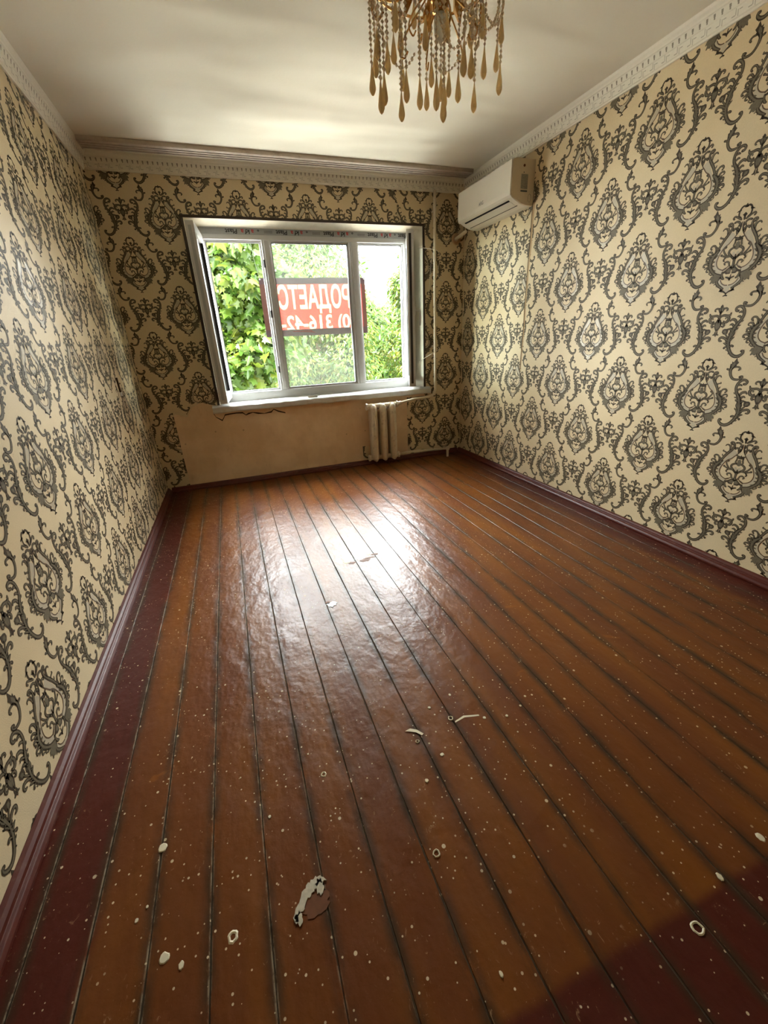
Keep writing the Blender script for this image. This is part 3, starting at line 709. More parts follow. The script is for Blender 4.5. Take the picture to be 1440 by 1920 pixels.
for i, (cx, cy, rx, ry, ring) in enumerate([(.339, -3.273, .011, .012, 0), (.516, -3.533, .012, .013, .45), (.371, -3.515, .0105, .011, 0), (.408, -3.541, .006, .008, 0),
        (1.499, -3.893, .014, .014, .6), (1.640, -3.847, .006, .009, 0), (1.823, -3.826, .009, .012, 0), (.791, -3.235, .0095, .0095, .5), (1.254, -3.202, .010, .010, .55),
        (1.204, -3.133, .006, .006, 0), (1.081, -3.371, .006, .006, 0), (1.364, -3.245, .006, .006, 0), (1.109, -3.24, .007, .007, .5), (1.022, -3.553, .010, .010, .62),
        (1.163, -3.313, .007, .006, 0), (1.441, -3.267, .005, .005, 0), (1.30, -3.11, .005, .006, 0), (.30, -3.42, .004, .005, 0), (.32, -3.40, .003, .004, 0), (1.05, -3.80, .004, .006, 0), (.62, -3.30, .004, .005, 0)]):
    blob(cx, cy, rx, ry, i, ring).build('paint_drop', M_CREAMPAINT, floor)
def patch(pts, m, h=.0016, name='paint_chip'):
    b = MB(); n = len(pts)
    b.face_list([(x, y, .0007) for x, y in pts]+[(x, y, h) for x, y in pts], [tuple(range(n, 2*n))]+[(i, (i+1) % n, n+(i+1) % n, n+i) for i in range(n)])
    return b.build(name, m, floor)
def crag(cx, cy, rx, ry, seed, n=22, amp=.3):
    r = random.Random(seed)
    return [(cx+rx*(1+r.uniform(-amp, amp))*math.cos(2*math.pi*k/n), cy+ry*(1+r.uniform(-amp, amp))*math.sin(2*math.pi*k/n)) for k in range(n)]
# plaster smear: an arch of pale crust over bare board
arch = []; r_ = random.Random(4)
for t in np.linspace(0, 1, 22): arch.append((.652+.082*t+r_.uniform(-.002, .002), -3.548+.058*math.sin(math.pi*.66*t)+r_.uniform(-.003, .003)))
inner = [(x+.006+r_.uniform(-.002, .002), y-.012-.010*math.sin(math.pi*i/21)+r_.uniform(-.004, .004)) for i, (x, y) in enumerate(arch)][::-1]
patch(arch+inner, M_PLASTERCHIP, .003, 'plaster_smear')
patch(crag(.722, -3.512, .010, .016, 31), M_PLASTERCHIP, .003, 'plaster_smear')
patch(crag(.664, -3.556, .009, .012, 32), M_PLASTERCHIP, .003, 'plaster_smear')
patch(crag(.702, -3.540, .036, .022, 5), M_RUST, .0012, 'bare_patch')
patch(crag(1.204, -1.972, .021, .024, 8, amp=.2), M_YELLOW)
patch(crag(1.232, -2.003, .024, .012, 9), M_RUST)
patch(crag(1.296, -1.965, .036, .018, 10), M_BLUEW)
patch(crag(1.312, -2.005, .032, .013, 11), M_RUST)
patch(crag(1.352, -1.985, .034, .009, 12), M_RUST)
patch(crag(1.392, -1.955, .022, .010, 13), M_RUST)
patch(crag(1.355, -1.935, .010, .018, 14), M_YELLOW)
patch(crag(1.020, -2.366, .024, .020, 15), M_BLUEW)
patch(crag(1.004, -2.345, .014, .012, 16), M_RUST)
patch([(1.085, -3.19), (1.105, -3.187), (1.125, -3.20), (1.140, -3.222), (1.132, -3.226), (1.118, -3.208), (1.10, -3.198)], M_CREAMPAINT)
patch([(1.26, -3.225), (1.30, -3.218), (1.352, -3.232), (1.352, -3.226), (1.30, -3.210), (1.262, -3.219)], M_CREAMPAINT)

# ------------------------------------------------------------------ baseboards
BP = [(0, 0), (.036, 0), (.036, .010), (.030, .020), (.021, .024), (.019, .034), (.012, .042), (0, .046)]
b = MB(); b.prism([(x+.0002, z+.001) for x, z in BP], 'y', -D, -.001); struct(b.build('baseboard_left', M_BASE, bevel=.002))
b = MB(); b.prism([(W-x, z+.001) for x, z in BP][::-1], 'y', -D, -.001); struct(b.build('baseboard_right', M_BASE, bevel=.002))
b = MB(); b.prism([(-x-.0015, z+.001) for x, z in BP][::-1], 'x', .034, W-.034); struct(b.build('baseboard_back', M_BASE, bevel=.002))

# ------------------------------------------------------------------ cornices with slots drawn as flat marks in a shade colour
CP = [(0, 2.4514), (.010, 2.4514), (.013, 2.458), (.018, 2.461), (.024, 2.492), (.027, 2.494), (.034, 2.520), (.040, 2.523), (.043, 2.530), (.052, 2.538), (.058, 2.5495), (0, 2.5495)]
def cornice(name, along, a0, a1, fx, slots=True):
    """fx(d, a, z): d = distance from the wall, a = coordinate along it"""
    b = MB(); n = len(CP)
    b.face_list([fx(d, a0, z) for d, z in CP]+[fx(d, a1, z) for d, z in CP], [(i, (i+1) % n, n+(i+1) % n, n+i) for i in range(n)]+[tuple(range(n)), tuple(range(n, 2*n))])
    o = struct(b.build(name, M_CORN))
    bm = bmesh.new(); bm.from_mesh(o.data); bmesh.ops.recalc_face_normals(bm, faces=bm.faces); bm.to_mesh(o.data); bm.free()
    s_ = MB(); k_ = MB()
    def q(mb, a, w_, z0, z1, lean=0.0):
        d0 = np.interp(z0, [p[1] for p in CP[:11]], [p[0] for p in CP[:11]])+.0006
        d1 = np.interp(z1, [p[1] for p in CP[:11]], [p[0] for p in CP[:11]])+.0006
        mb.face_list([fx(d0, a-w_, z0), fx(d0, a+w_, z0), fx(d1, a+w_+lean, z1), fx(d1, a-w_+lean, z1)], [(0, 1, 2, 3)])
    c = a0+.02
    i = 0
    while c < a1-.02:
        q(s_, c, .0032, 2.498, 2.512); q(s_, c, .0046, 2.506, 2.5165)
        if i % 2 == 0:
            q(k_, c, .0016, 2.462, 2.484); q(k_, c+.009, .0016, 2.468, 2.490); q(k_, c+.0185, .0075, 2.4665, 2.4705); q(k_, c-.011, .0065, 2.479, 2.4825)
        c += .033; i += 1
    so = s_.build('slot_shade_marks', M_CORND, o); so['kind'] = 'stuff'
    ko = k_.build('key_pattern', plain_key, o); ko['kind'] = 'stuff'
    return o
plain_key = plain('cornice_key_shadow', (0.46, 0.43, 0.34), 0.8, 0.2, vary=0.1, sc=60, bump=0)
cornice('trim_1', 'y', -D, -.001, lambda d, a, z: (d+.0002, a, z))
cornice('trim_2', 'y', -D, -.001, lambda d, a, z: (W-d-.0002, a, z))
cornice('trim_3', 'x', .02, W-.02, lambda d, a, z: (a, -d-.0015, z))

# three-track curtain rail under the ceiling
rail = empty('curtain_rail', (1.53, -.22, 2.5))
b = MB()
ry0, ry1, rz0, rz1 = -.292, -.158, 2.5195, 2.5495
ys = [ry0]; 
prof = [(ry0, rz1), (ry0, rz0+.004)]
for gy in (-.262, -.226, -.190):
    prof += [(gy-.012, rz0), (gy-.007, rz0), (gy-.007, rz0+.016), (gy+.007, rz0+.016), (gy+.007, rz0), (gy+.012, rz0+.001)]
prof += [(ry1, rz0+.004), (ry1, rz1)]
b.prism([(y+.22, z-2.5) for y, z in prof], 'x', .064-1.53, W-.100-1.53)
b.build('track', M_RAIL, rail)
for gy in (-.262, -.226, -.190):
    g = MB(); g.box(.066-1.53, W-.102-1.53, gy-.0067+.22, gy+.0067+.22, rz0+.004-2.5, rz0+.0155-2.5); g.build('groove', M_RAILD, rail)
for xx in (.060, W-.100):
    g = MB(); g.box(xx-1.53, xx+.006-1.53, ry0-.001+.22, ry1+.001+.22, rz0-.002-2.5, rz1-.0003-2.5); g.build('end_cap', M_RAIL, rail, bevel=.001)
tag(rail, 'dusty grey-brown three-track curtain rail fixed to the ceiling above the window', 'curtain rail')

# ------------------------------------------------------------------ window
def text_mesh(body, size, offset=0.0, xs=1.0, spacing=1.0, align='LEFT'):
    cu = bpy.data.curves.new('txt', 'FONT'); cu.body = body; cu.size = size; cu.offset = offset
    cu.align_x = align; cu.space_character = spacing; cu.fill_mode = 'BOTH'; cu.resolution_u = 3
    o = bpy.data.objects.new('txt', cu); COL.objects.link(o)
    bpy.context.view_layer.update()
    dg = bpy.context.evaluated_depsgraph_get()
    me = bpy.data.meshes.new_from_object(o.evaluated_get(dg))
    bpy.data.objects.remove(o); bpy.data.curves.remove(cu)
    co = np.empty(len(me.vertices)*3, np.float32); me.vertices.foreach_get('co', co); co = co.reshape(-1, 3)
    co[:, 0] *= xs
    return me, co
def place_text(name, me, co, fn, mat, parent):
    P = fn(co[:, 0], co[:, 1])
    me.vertices.foreach_set('co', P.astype(np.float32).ravel()); me.materials.clear(); me.materials.append(mat); me.name = name; me.update()
    o = bpy.data.objects.new(name, me); COL.objects.link(o); o.parent = parent
    return o

window_1 = empty('window_1'); struct(window_1)
FY0, FY1 = .135, .205
FX0, FX1, FZ0, FZ1 = .600, 2.650, .716, 2.192
IX0, IX1, IZ0, IZ1 = .722, 2.512, .832, 2.076
def bar(name, x0, x1, z0, z1, y0=FY0, y1=FY1, parent=window_1, mat=None, bevel=.004):
    b = MB(); b.box(x0, x1, y0, y1, z0, z1); return b.build(name, mat or M_PVC, parent, bevel=bevel)
bar('frame_bar', FX0, FX1, FZ0, IZ0); bar('frame_bar', FX0, FX1, IZ1, FZ1)
bar('frame_bar', FX0, IX0, IZ0, IZ1); bar('frame_bar', IX1, FX1, IZ0, IZ1)
M1, M2 = (1.184, 1.256), (1.970, 2.052)
for x0, x1 in (M1, M2):
    mo = bar('mullion', x0, x1, IZ0, IZ1)
    bar('mullion_rib', x0+.018, x1-.018, IZ0+.001, IZ1-.001, FY0-.010, FY0+.004, mo, None, .003)
# inner stepped lips and black gaskets of the three lights
def lip(x0, x1, z0, z1, y0, y1, t, mat, name):
    for a in ((x0, x1, z0, z0+t), (x0, x1, z1-t, z1), (x0, x0+t, z0+t, z1-t), (x1-t, x1, z0+t, z1-t)):
        b = MB(); b.box(a[0], a[1], y0, y1, a[2], a[3]); b.build(name, mat, window_1)
for x0, x1 in ((IX0, M1[0]), (M1[1], M2[0]), (M2[1], IX1)):
    lip(x0, x1, IZ0, IZ1, FY0+.022, FY1+.01, .012, M_PVC, 'rebate')
    lip(x0+.010, x1-.010, IZ0+.010, IZ1-.010, FY0+.028, FY1-.01, .006, M_GASK, 'gasket')
b = MB(); b.box(M1[1]+.008, M2[0]-.008, .172, .178, IZ0+.008, IZ1-.008); b.build('pane', M_GLASS, window_1)
# lock keeps on the mullion edge
for zc in (1.02, 1.50, 1.90):
    bar('lock_keep', M1[0]-.003, M1[0]+.010, zc-.03, zc+.03, FY0-.003, FY0+.012, window_1, M_GASK, 0)
# protective film with printed lettering on the head of the frame
b = MB(); b.box(.690, 2.560, FY0-.0012, FY0, 2.112, 2.158); tape = b.build('protective_film', M_TAPE, window_1)
for i in range(5):
    xr = 1.135+.418*i
    if xr > 2.50:
        parts = ((('Plast'), 2.555, M_INK),)
    else: parts = (('a', xr, M_RED), ('kf', xr-.033, M_INK), ('a', xr-.083, M_RED), ('Plast', xr-.135, M_INK), ('o', xr+.045, M_INK))
    for body, xx, m_ in parts:
        me, co = text_mesh(body, .046 if body != 'o' else .026, .0010, 1.12)
        place_text('lettering', me, co, lambda tx, ty, xx=xx: np.column_stack([xx-tx, np.full_like(tx, FY0-.0016), 2.150-ty]), m_, tape)
    for zz_ in (2.142, 2.135, 2.128):
        if xr < 2.5:
            bb = MB(); bb.box(xr+.085, xr+.155, FY0-.0018, FY0-.0012, zz_-.0012, zz_+.0012); bb.build('fine_print', M_GREYINK, tape)

def sash(hx, hy, ang, w_, ext, hz=1.47):
    """w_: width; ext = +1 / -1: local y side that faces outdoors when shut"""
    s_ = empty('sash', (hx, hy, 0), ang, window_1)
    z0, z1, t, f = .800, 2.098, .062, .070
    y0, y1 = (0, t) if ext > 0 else (-t, 0)
    for a in ((0, w_, z0, z0+f), (0, w_, z1-f, z1), (0, f, z0+f, z1-f), (w_-f, w_, z0+f, z1-f)):
        b = MB(); b.box(a[0], a[1], y0, y1, a[2], a[3]); b.build('sash_bar', M_PVC, s_, bevel=.004)
    yc = (y0+y1)/2
    b = MB(); b.box(f-.01, w_-f+.01, yc-.004, yc+.004, z0+f-.01, z1-f+.01); b.build('sash_pane', M_GLASSW, s_)
    ye = y1 if ext > 0 else y0
    for a in ((f-.004, f+.006), (w_-f-.006, w_-f+.004)):
        b = MB(); b.box(a[0], a[1], min(ye, ye-ext*.02), max(ye, ye-ext*.02)+.0005*ext if ext > 0 else ye+.02, z0+f, z1-f); b.build('gasket', M_GASK, s_)
    # edge gasket and lock rail along the free edge
    b = MB(); b.box(w_-.001, w_+.003, yc-.012, yc+.010, z0+.03, z1-.03); b.build('lock_rail', M_GASK if ext < 0 else M_TAPE, s_)
    # handle on the room side
    yr = y0 if ext > 0 else y1; d = -1 if ext > 0 else 1
    if ext > 0: return s_
    h = MB(); h.box(w_-.050, w_-.022, min(yr, yr+d*.010), max(yr, yr+d*.010), hz-.035, hz+.035)
    h.tube([(w_-.036, yr, hz), (w_-.036, yr+d*.042, hz)], .009, 8)
    h.tube(bez([(w_-.036, yr+d*.036, hz+.006), (w_-.036, yr+d*.050, hz-.012), (w_-.036, yr+d*.052, hz-.06), (w_-.036, yr+d*.050, hz-.125)], 5), [.010]*10+[.010, .009, .009, .008, .008, .006], 8)
    h.build('handle', M_PVC, s_, smooth=False)
    return s_
sash(.655, .134, math.radians(-95), .470, +1)
sash(2.600, .130, math.pi+math.radians(68), .475, -1)

# plastered reveals, brown edge trim and sill
def hexp(name, pts, mat, parent=None):
    b = MB(); b.hexa(pts); return b.build(name, mat, parent)
hexp('reveal_panel',     [(WX0, .004, 2.1925), (WX1, .004, 2.1925), (WX1, .134, 2.160), (WX0, .134, 2.160), (WX0, .004, WZ1), (WX1, .004, WZ1), (WX1, .134, WZ1), (WX0, .134, WZ1)], M_REVEAL, wall_back)
hexp('reveal_panel', [(WX0, .004, WZ0), (WX0+.006, .004, WZ0), (WX0+.045, .134, WZ0), (WX0, .134, WZ0), (WX0, .004, WZ1), (WX0+.006, .004, WZ1), (WX0+.045, .134, WZ1), (WX0, .134, WZ1)], M_REVEAL, wall_back)
hexp('reveal_panel', [(WX1-.006, .004, WZ0), (WX1, .004, WZ0), (WX1, .134, WZ0), (WX1-.055, .134, WZ0), (WX1-.006, .004, WZ1), (WX1, .004, WZ1), (WX1, .134, WZ1), (WX1-.055, .134, WZ1)], M_REVEAL, wall_back)
for i, a in enumerate(((WX0-.014, WX1+.014, WZ1-.010, WZ1+.009), (WX0-.014, WX0+.008, .755, WZ1-.010), (WX1-.006, WX1+.014, .755, WZ1-.010))):
    b = MB(); b.box(a[0], a[1], -.006, .004, a[2], a[3]); struct(b.build('trim_%d' % (4+i), M_BROWN, bevel=.001))
b = MB()
n = 44; r_ = random.Random(3)
sx0, sx1 = .532, 2.712
xs = [sx0+(sx1-sx0)*i/n for i in range(n+1)]
prev = None
for i, x in enumerate(xs):
    jy = -.050+r_.uniform(-.003, .003); jz = .744+r_.uniform(-.0025, .0025); zb = .690+r_.uniform(-.003, .003)
    ring = [(x, -.002, zb), (x, jy+.004, zb), (x, jy, zb+.010), (x, jy, jz-.008), (x, jy+.008, jz), (x, -.002, .756)]
    bi = len(b.v); b.v += ring
    if prev is not None:
        for k in range(5): b.f.append((prev+k, prev+k+1, bi+k+1, bi+k)); b.m.append(0)
        b.f.append((prev+5, prev, bi, bi+5)); b.m.append(0)
    else: b.f.append(tuple(bi+k for k in range(6))); b.m.append(0)
    prev = bi
b.f.append(tuple(prev+k for k in reversed(range(6)))); b.m.append(0)
b.box(WX0+.003, WX1-.003, -.002, .1345, .702, .7565)
b.build('sill', M_SILL, window_1)

# ------------------------------------------------------------------ outdoors: banner
banner = empty('sale_banner', (1.635, .42, 1.30))
bx0, bx1, bz0, bz1 = 1.142, 2.196, 1.312, 1.828
def bl(x, z): return (x-1.635, .0, z-1.30)
def cloth(name, x0, x1, z0, z1, mat, y=0.0, nx=16, parent=banner):
    b = MB()
    for i in range(nx+1):
        x = x0+(x1-x0)*i/nx
        yy = y+.010*math.sin(6.5*(x-bx0))+.004*math.sin(17*x)
        for z in (z0, z1):
            for t in (-.0008, .0008): b.v.append((x-1.635, yy+t, z-1.30))
    for i in range(nx):
        q = i*4
        for f in ((q, q+2, q+6, q+4), (q+1, q+5, q+7, q+3), (q, q+4, q+5, q+1), (q+2, q+3, q+7, q+6)): b.f.append(f); b.m.append(0)
    b.f += [(0, 1, 3, 2), (nx*4, nx*4+2, nx*4+3, nx*4+1)]; b.m += [0, 0]
    return b.build(name, mat, parent, smooth=False)
cloth('hem', bx0, bx1, bz0, bz0+.060, M_CLOTHHEM); cloth('hem', bx0, bx1, bz1-.055, bz1, M_CLOTHHEM)
cloth('side_hem', bx0, bx0+.055, bz0+.060, bz1-.055, M_CLOTHSIDE, nx=3); cloth('side_hem', bx1-.045, bx1, bz0+.060, bz1-.055, M_CLOTHSIDE, nx=3)
def wave(x): return .010*np.sin(6.5*(x-bx0))+.004*np.sin(17*x)
def text_loops(body, bold=.0):
    """outlines of a line of lettering as closed polylines"""
    cu = bpy.data.curves.new('txt', 'FONT'); cu.body = body; cu.size = 1.0
    o = bpy.data.objects.new('txt', cu); COL.objects.link(o); bpy.context.view_layer.update()
    dg = bpy.context.evaluated_depsgraph_get()
    cv = o.evaluated_get(dg).to_curve(dg)
    loops = []
    for sp in cv.splines:
        bp = sp.bezier_points; lp = []
        for i in range(len(bp)):
            a, b2 = bp[i], bp[(i+1) % len(bp)]
            p0, p1, p2, p3 = a.co.xy, a.handle_right.xy, b2.handle_left.xy, b2.co.xy
            n_ = 1 if (p1-p0).cross(p3-p0) == 0 and (p2-p0).cross(p3-p0) == 0 else 5
            for k in range(n_):
                t = k/n_; lp.append(tuple(p0*(1-t)**3+p1*3*t*(1-t)**2+p2*3*t*t*(1-t)+p3*t**3))
        q = []
        for p in lp:
            if not q or math.hypot(p[0]-q[-1][0], p[1]-q[-1][1]) > 1e-4: q.append(p)
        if math.hypot(q[0][0]-q[-1][0], q[0][1]-q[-1][1]) < 1e-4: q.pop()
        if bold:
            n_ = len(q); r_ = []
            for i in range(n_):
                p, c, nx_ = Vector(q[i-1]), Vector(q[i]), Vector(q[(i+1) % n_])
                e1 = (c-p).normalized(); e2 = (nx_-c).normalized()
                m1 = Vector((-e1.y, e1.x)); m2 = Vector((-e2.y, e2.x)); m = (m1+m2)
                m = m/max(m.length_squared/2, .5)
                r_.append(tuple(c+m*bold))
            q = r_
        loops.append(q)
    o.to_mesh_clear(); bpy.data.objects.remove(o); bpy.data.curves.remove(cu)
    return loops
text_cap = max(p[1] for p in text_loops('Е')[0])
holes = []
def ban_text(body, x_right, x_left, z_base, hgt, bold=.026):
    """lettering as seen from behind: runs right to left, mirrored"""
    lps = text_loops(body, bold)
    xs_ = [p[0] for lp in lps for p in lp]; mn, mx_ = min(xs_), max(xs_)
    sx = (x_right-x_left)/(mx_-mn); sz = hgt/text_cap
    holes.extend([[(x_right-(p[0]-mn)*sx-1.635, z_base+p[1]*sz-1.30) for p in lp] for lp in lps])
ban_text('ПРОДАЕТСЯ', 2.135, 1.205, 1.562, .200)
ban_text('(90) 316-42-4', 2.140, 1.215, 1.366, .136, -.022)
# one sheet, divided along the letter outlines: red cloth and pale letters let the light through in their own colours
fx0, fx1, fz0, fz1 = bx0+.055-1.635, bx1-.045-1.635, bz0+.060-1.30, bz1-.055-1.30
vv = [Vector((fx0+(fx1-fx0)*i/24, fz0+(fz1-fz0)*j/6)) for i in range(25) for j in range(7)]; ee = [(0, 6), (6, 174), (174, 168), (168, 0)]
for lp in holes:
    b0 = len(vv); vv += [Vector(p) for p in lp]; ee += [(b0+i, b0+(i+1) % len(lp)) for i in range(len(lp))]
ov, oe, of, *_ = delaunay_2d_cdt(vv, ee, [], 0, 1e-6)
cen = np.array([[sum(ov[i][k] for i in f)/3 for k in (0, 1)] for f in of])
wind = np.zeros(len(cen))
for lp in holes:
    P_ = np.array(lp); Q_ = np.roll(P_, -1, 0)
    for (ax, az), (bx_, bz_) in zip(P_, Q_):
        isl = (bx_-ax)*(cen[:, 1]-az)-(cen[:, 0]-ax)*(bz_-az)
        wind += ((az <= cen[:, 1]) & (bz_ > cen[:, 1]) & (isl > 0)).astype(float)-((az > cen[:, 1]) & (bz_ <= cen[:, 1]) & (isl < 0))
inl = wind != 0
def sheet(name, faces, mat):
    used_ = sorted({i for f in faces for i in f}); ix = {u: k for k, u in enumerate(used_)}
    b = MB(); b.face_list([(ov[u][0], float(wave(ov[u][0]+1.635)), ov[u][1]) for u in used_], [tuple(ix[i] for i in f) for f in faces]); return b.build(name, mat, banner)
sheet('field', [f for f, q in zip(of, inl) if not q], M_CLOTHRED)
lf = [tuple(f) for f, q in zip(of, inl) if q]
par = {}
def find(a):
    while par.setdefault(a, a) != a: par[a] = par[par[a]]; a = par[a]
    return a
for f in lf:
    for q in f[1:]: par[find(q)] = find(f[0])
comp = {}
for f in lf: comp.setdefault(find(f[0]), []).append(f)
for fs in comp.values(): sheet('letter', fs, M_CLOTHTXT)
for x, z in ((bx0+.012, bz1-.012), (bx1-.012, bz1-.012)):
    b = MB(); s_ = 1 if x > 1.6 else -1
    b.tube([bl(x, z), (x+s_*.03-1.635, -.03, z+.16-1.30), (x+s_*.05-1.635, -.058, z+.40-1.30)], .0011, 5); b.build('tie_cord', M_GREYINK, banner)
    b = MB(); b.tube([(x-1.635, -.003+float(wave(x)), z-1.30), (x-1.635, .003+float(wave(x)), z-1.30)], .007, 10); b.build('eyelet', M_TAPE, banner)
tag(banner, 'red for-sale banner with pale mirrored Cyrillic lettering hung outside the window', 'banner')

# ------------------------------------------------------------------ air conditioner
ac = empty('air_conditioner', (W, -.62, 2.11))
AY0, AY1 = -1.008, -.238                       # near end, far end
AP = [(0, 2.394), (-.165, 2.394), (-.188, 2.388), (-.197, 2.375), (-.200, 2.20), (-.198, 2.178), (-.186, 2.163), (-.165, 2.150), (-.105, 2.122), (-.055, 2.112), (-.001, 2.110)]
def acp(p): return (p[0]-.0008, p[1]-2.11)
def ac_prism(name, prof, y0, y1, mat, bevel=.003, smooth=False):
    b = MB(); b.prism([acp(p) for p in prof], 'y', y0+.62, y1+.62); return b.build(name, mat, ac, bevel=bevel)
ac_prism('body', AP, AY0+.010, AY1-.010, M_AC, .002)
ac_prism('end_panel', [(x*.985, 2.25+(z-2.25)*.99) for x, z in AP], AY0, AY0+.0098, M_ACS, .002)
ac_prism('end_panel', [(x*.985, 2.25+(z-2.25)*.99) for x, z in AP], AY1-.0098, AY1, M_ACS, .002)
ac_prism('front_panel', [(-.198, 2.386), (-.2055, 2.380), (-.2065, 2.20), (-.2035, 2.174), (-.190, 2.159), (-.186, 2.163), (-.198, 2.178), (-.200, 2.20), (-.197, 2.375)], AY0+.001, AY1-.001, M_AC, .001)
# outlet: two dark slots with the flap between them
def on_ac(t):
    """point on the underside, t = distance back from the front"""
    xs_ = [.198, .186, .165, .105, .055, .001]; zs_ = [2.178, 2.163, 2.150, 2.122, 2.112, 2.110]
    x = .2-t
    return (-x, float(np.interp(-x, [-q for q in xs_], zs_)))
def ac_strip(name, t0, t1, y0, y1, mat, lift):
    (xa, za), (xb, zb) = on_ac(t0), on_ac(t1)
    b = MB(); b.prism([acp((xa, za-lift)), acp((xb, zb-lift)), acp((xb, zb+.003)), acp((xa, za+.003))], 'y', y0+.62, y1+.62)
    return b.build(name, mat, ac)
ac_strip('outlet_slot', .028, .0405, AY0+.062, AY1-.062, M_BLACK, .0008)
ac_strip('outlet_slot', .094, .101, AY0+.048, AY1-.048, M_BLACK, .0008)
ac_strip('flap', .041, .093, AY0+.062, AY1-.062, M_AC, .0016)
me, co = text_mesh('ARG', .034, .0003, 1.0)
place_text('logo', me, co, lambda tx, ty: np.column_stack([np.full_like(tx, -.2085), (-.585+.62)-tx, (2.205-2.11)+ty]), M_GREYINK, ac)
ye = AY0+.62-.0006
def ac_side(name, x0, x1, z0, z1, mat, t=.0006):
    b = MB(); b.box(x0-W, x1-W, ye-t, ye+.0002, z0-2.11, z1-2.11); return b.build(name, mat, ac)
ac_side('rating_sticker', 2.976, 3.034, 2.212, 2.300, M_STICK); ac_side('sticker_text', 2.976, 3.034, 2.194, 2.204, M_GREYINK)
b = MB(); b.tube([(2.997-W, ye+.001, .24), (2.997-W, ye-.002, .24)], .0085, 12); b.build('screw_cap', M_RUST, ac)
b = MB(); b.tube([(2.997-W, ye+.001, .200), (2.997-W, ye-.001, .200)], .004, 10); b.build('screw_cap', M_GREYINK, ac)
pts = [(3.058+.014*math.cos(t)-W, ye-.0004, 2.158-2.11+.026*math.sin(t)*(1 if abs(math.sin(t)) < .9 else .96)) for t in np.linspace(0, 2*math.pi, 21)]
b = MB(); b.tube(pts, .0009, 4, caps=False); b.build('knockout_line', M_GREYINK, ac)
tag(ac, 'white wall-mounted split air conditioner under the right cornice', 'air conditioner')

drain = empty('drain_pipe', (2.99, -.01, 2.09))
b = MB(); b.tube([(2.978-2.99, -.225+.01, 2.108-2.09), (2.995-2.99, -.12+.01, 2.103-2.09), (3.000-2.99, -.004+.01, 2.094-2.09)], .015, 12); b.build('tube', M_PIPE, drain, smooth=True)
b = MB()
for k in range(18):
    a, c = 2*math.pi*k/18, 2*math.pi*(k+1)/18
    P = lambda t, r, y: (3.003-2.99+r*math.cos(t), y+.01, 2.094-2.09+r*math.sin(t))
    b.face_list([P(a, .050, -.0030), P(c, .050, -.0030), P(c, .045, -.012), P(a, .045, -.012)], [(0, 1, 2, 3)])
    b.face_list([P(a, .045, -.012), P(c, .045, -.012), P(c, .022, -.010), P(a, .022, -.010)], [(0, 1, 2, 3)])
b.build('hole_collar', M_SLIT, drain)
tag(drain, 'short cream hose from the air conditioner into a hole in the window wall', 'pipe')

# ------------------------------------------------------------------ radiator with pipes
rad = empty('radiator', (2.13, -.10, .03))
def section(cx):
    b = MB()
    # silhouette in x/z: pointed shoulders; depth profile in y
    sil = [(0, .615), (.016, .608), (.030, .585), (.0335, .55), (.0335, .085), (.030, .050), (.016, .028), (0, .020), (-.016, .028), (-.030, .050), (-.0335, .085), (-.0335, .55), (-.030, .585), (-.016, .608)]
    n_ = len(sil)
    lay = [(-.070, .30, 0.90), (-.064, .62, .96), (-.050, .92, .995), (-.02, 1.0, 1.0), (.03, 1.0, 1.0), (.052, .9, .99), (.064, .5, .95)]
    cz = .3175
    bi = len(b.v)
    for y, sx_, sz_ in lay:
        for x, z in sil: b.v.append((cx-2.13+x*sx_, y, cz+(z-cz)*sz_))
    for i in range(len(lay)-1):
        for k in range(n_):
            p = bi+i*n_+k; q = bi+i*n_+(k+1) % n_
            b.f.append((p, q, q+n_, p+n_)); b.m.append(0)
    b.f.append(tuple(bi+k for k in reversed(range(n_)))); b.m.append(0)
    e = bi+(len(lay)-1)*n_; b.f.append(tuple(e+k for k in range(n_))); b.m.append(0)
    o = b.build('section', M_RAD, rad, smooth=True)
    bm = bmesh.new(); bm.from_mesh(o.data); bmesh.ops.recalc_face_normals(bm, faces=bm.faces); bm.to_mesh(o.data); bm.free()
    c_ = MB()     # crest rib down the face
    c_.prism([(cx-2.13-.012, -.0665), (cx-2.13+.012, -.0665), (cx-2.13+.004, -.076), (cx-2.13-.004, -.076)], 'z', .055, .580); c_.build('face_rib', M_RAD, o, bevel=.002)
    return o
for cx in (2.030, 2.132, 2.236): section(cx)
for z in (.590, .060):
    b = MB(); b.tube([(1.972-2.13, 0, z), (2.292-2.13, 0, z)], .026, 12); b.build('hub', M_RAD, rad, smooth=True)
    for x in (1.962, 2.290):
        b = MB(); b.tube([(x-2.13, 0, z), (x+.016-2.13, 0, z)], .034, 8); b.build('end_nut', M_RAD, rad)
for x in (2.075, 2.180):
    b = MB(); b.box(x-2.13, x+.018-2.13, -.02, .098, .535, .555); b.build('bracket', M_RAD, rad)
tag(rad, 'cream three-section cast iron radiator under the right end of the window sill', 'radiator')

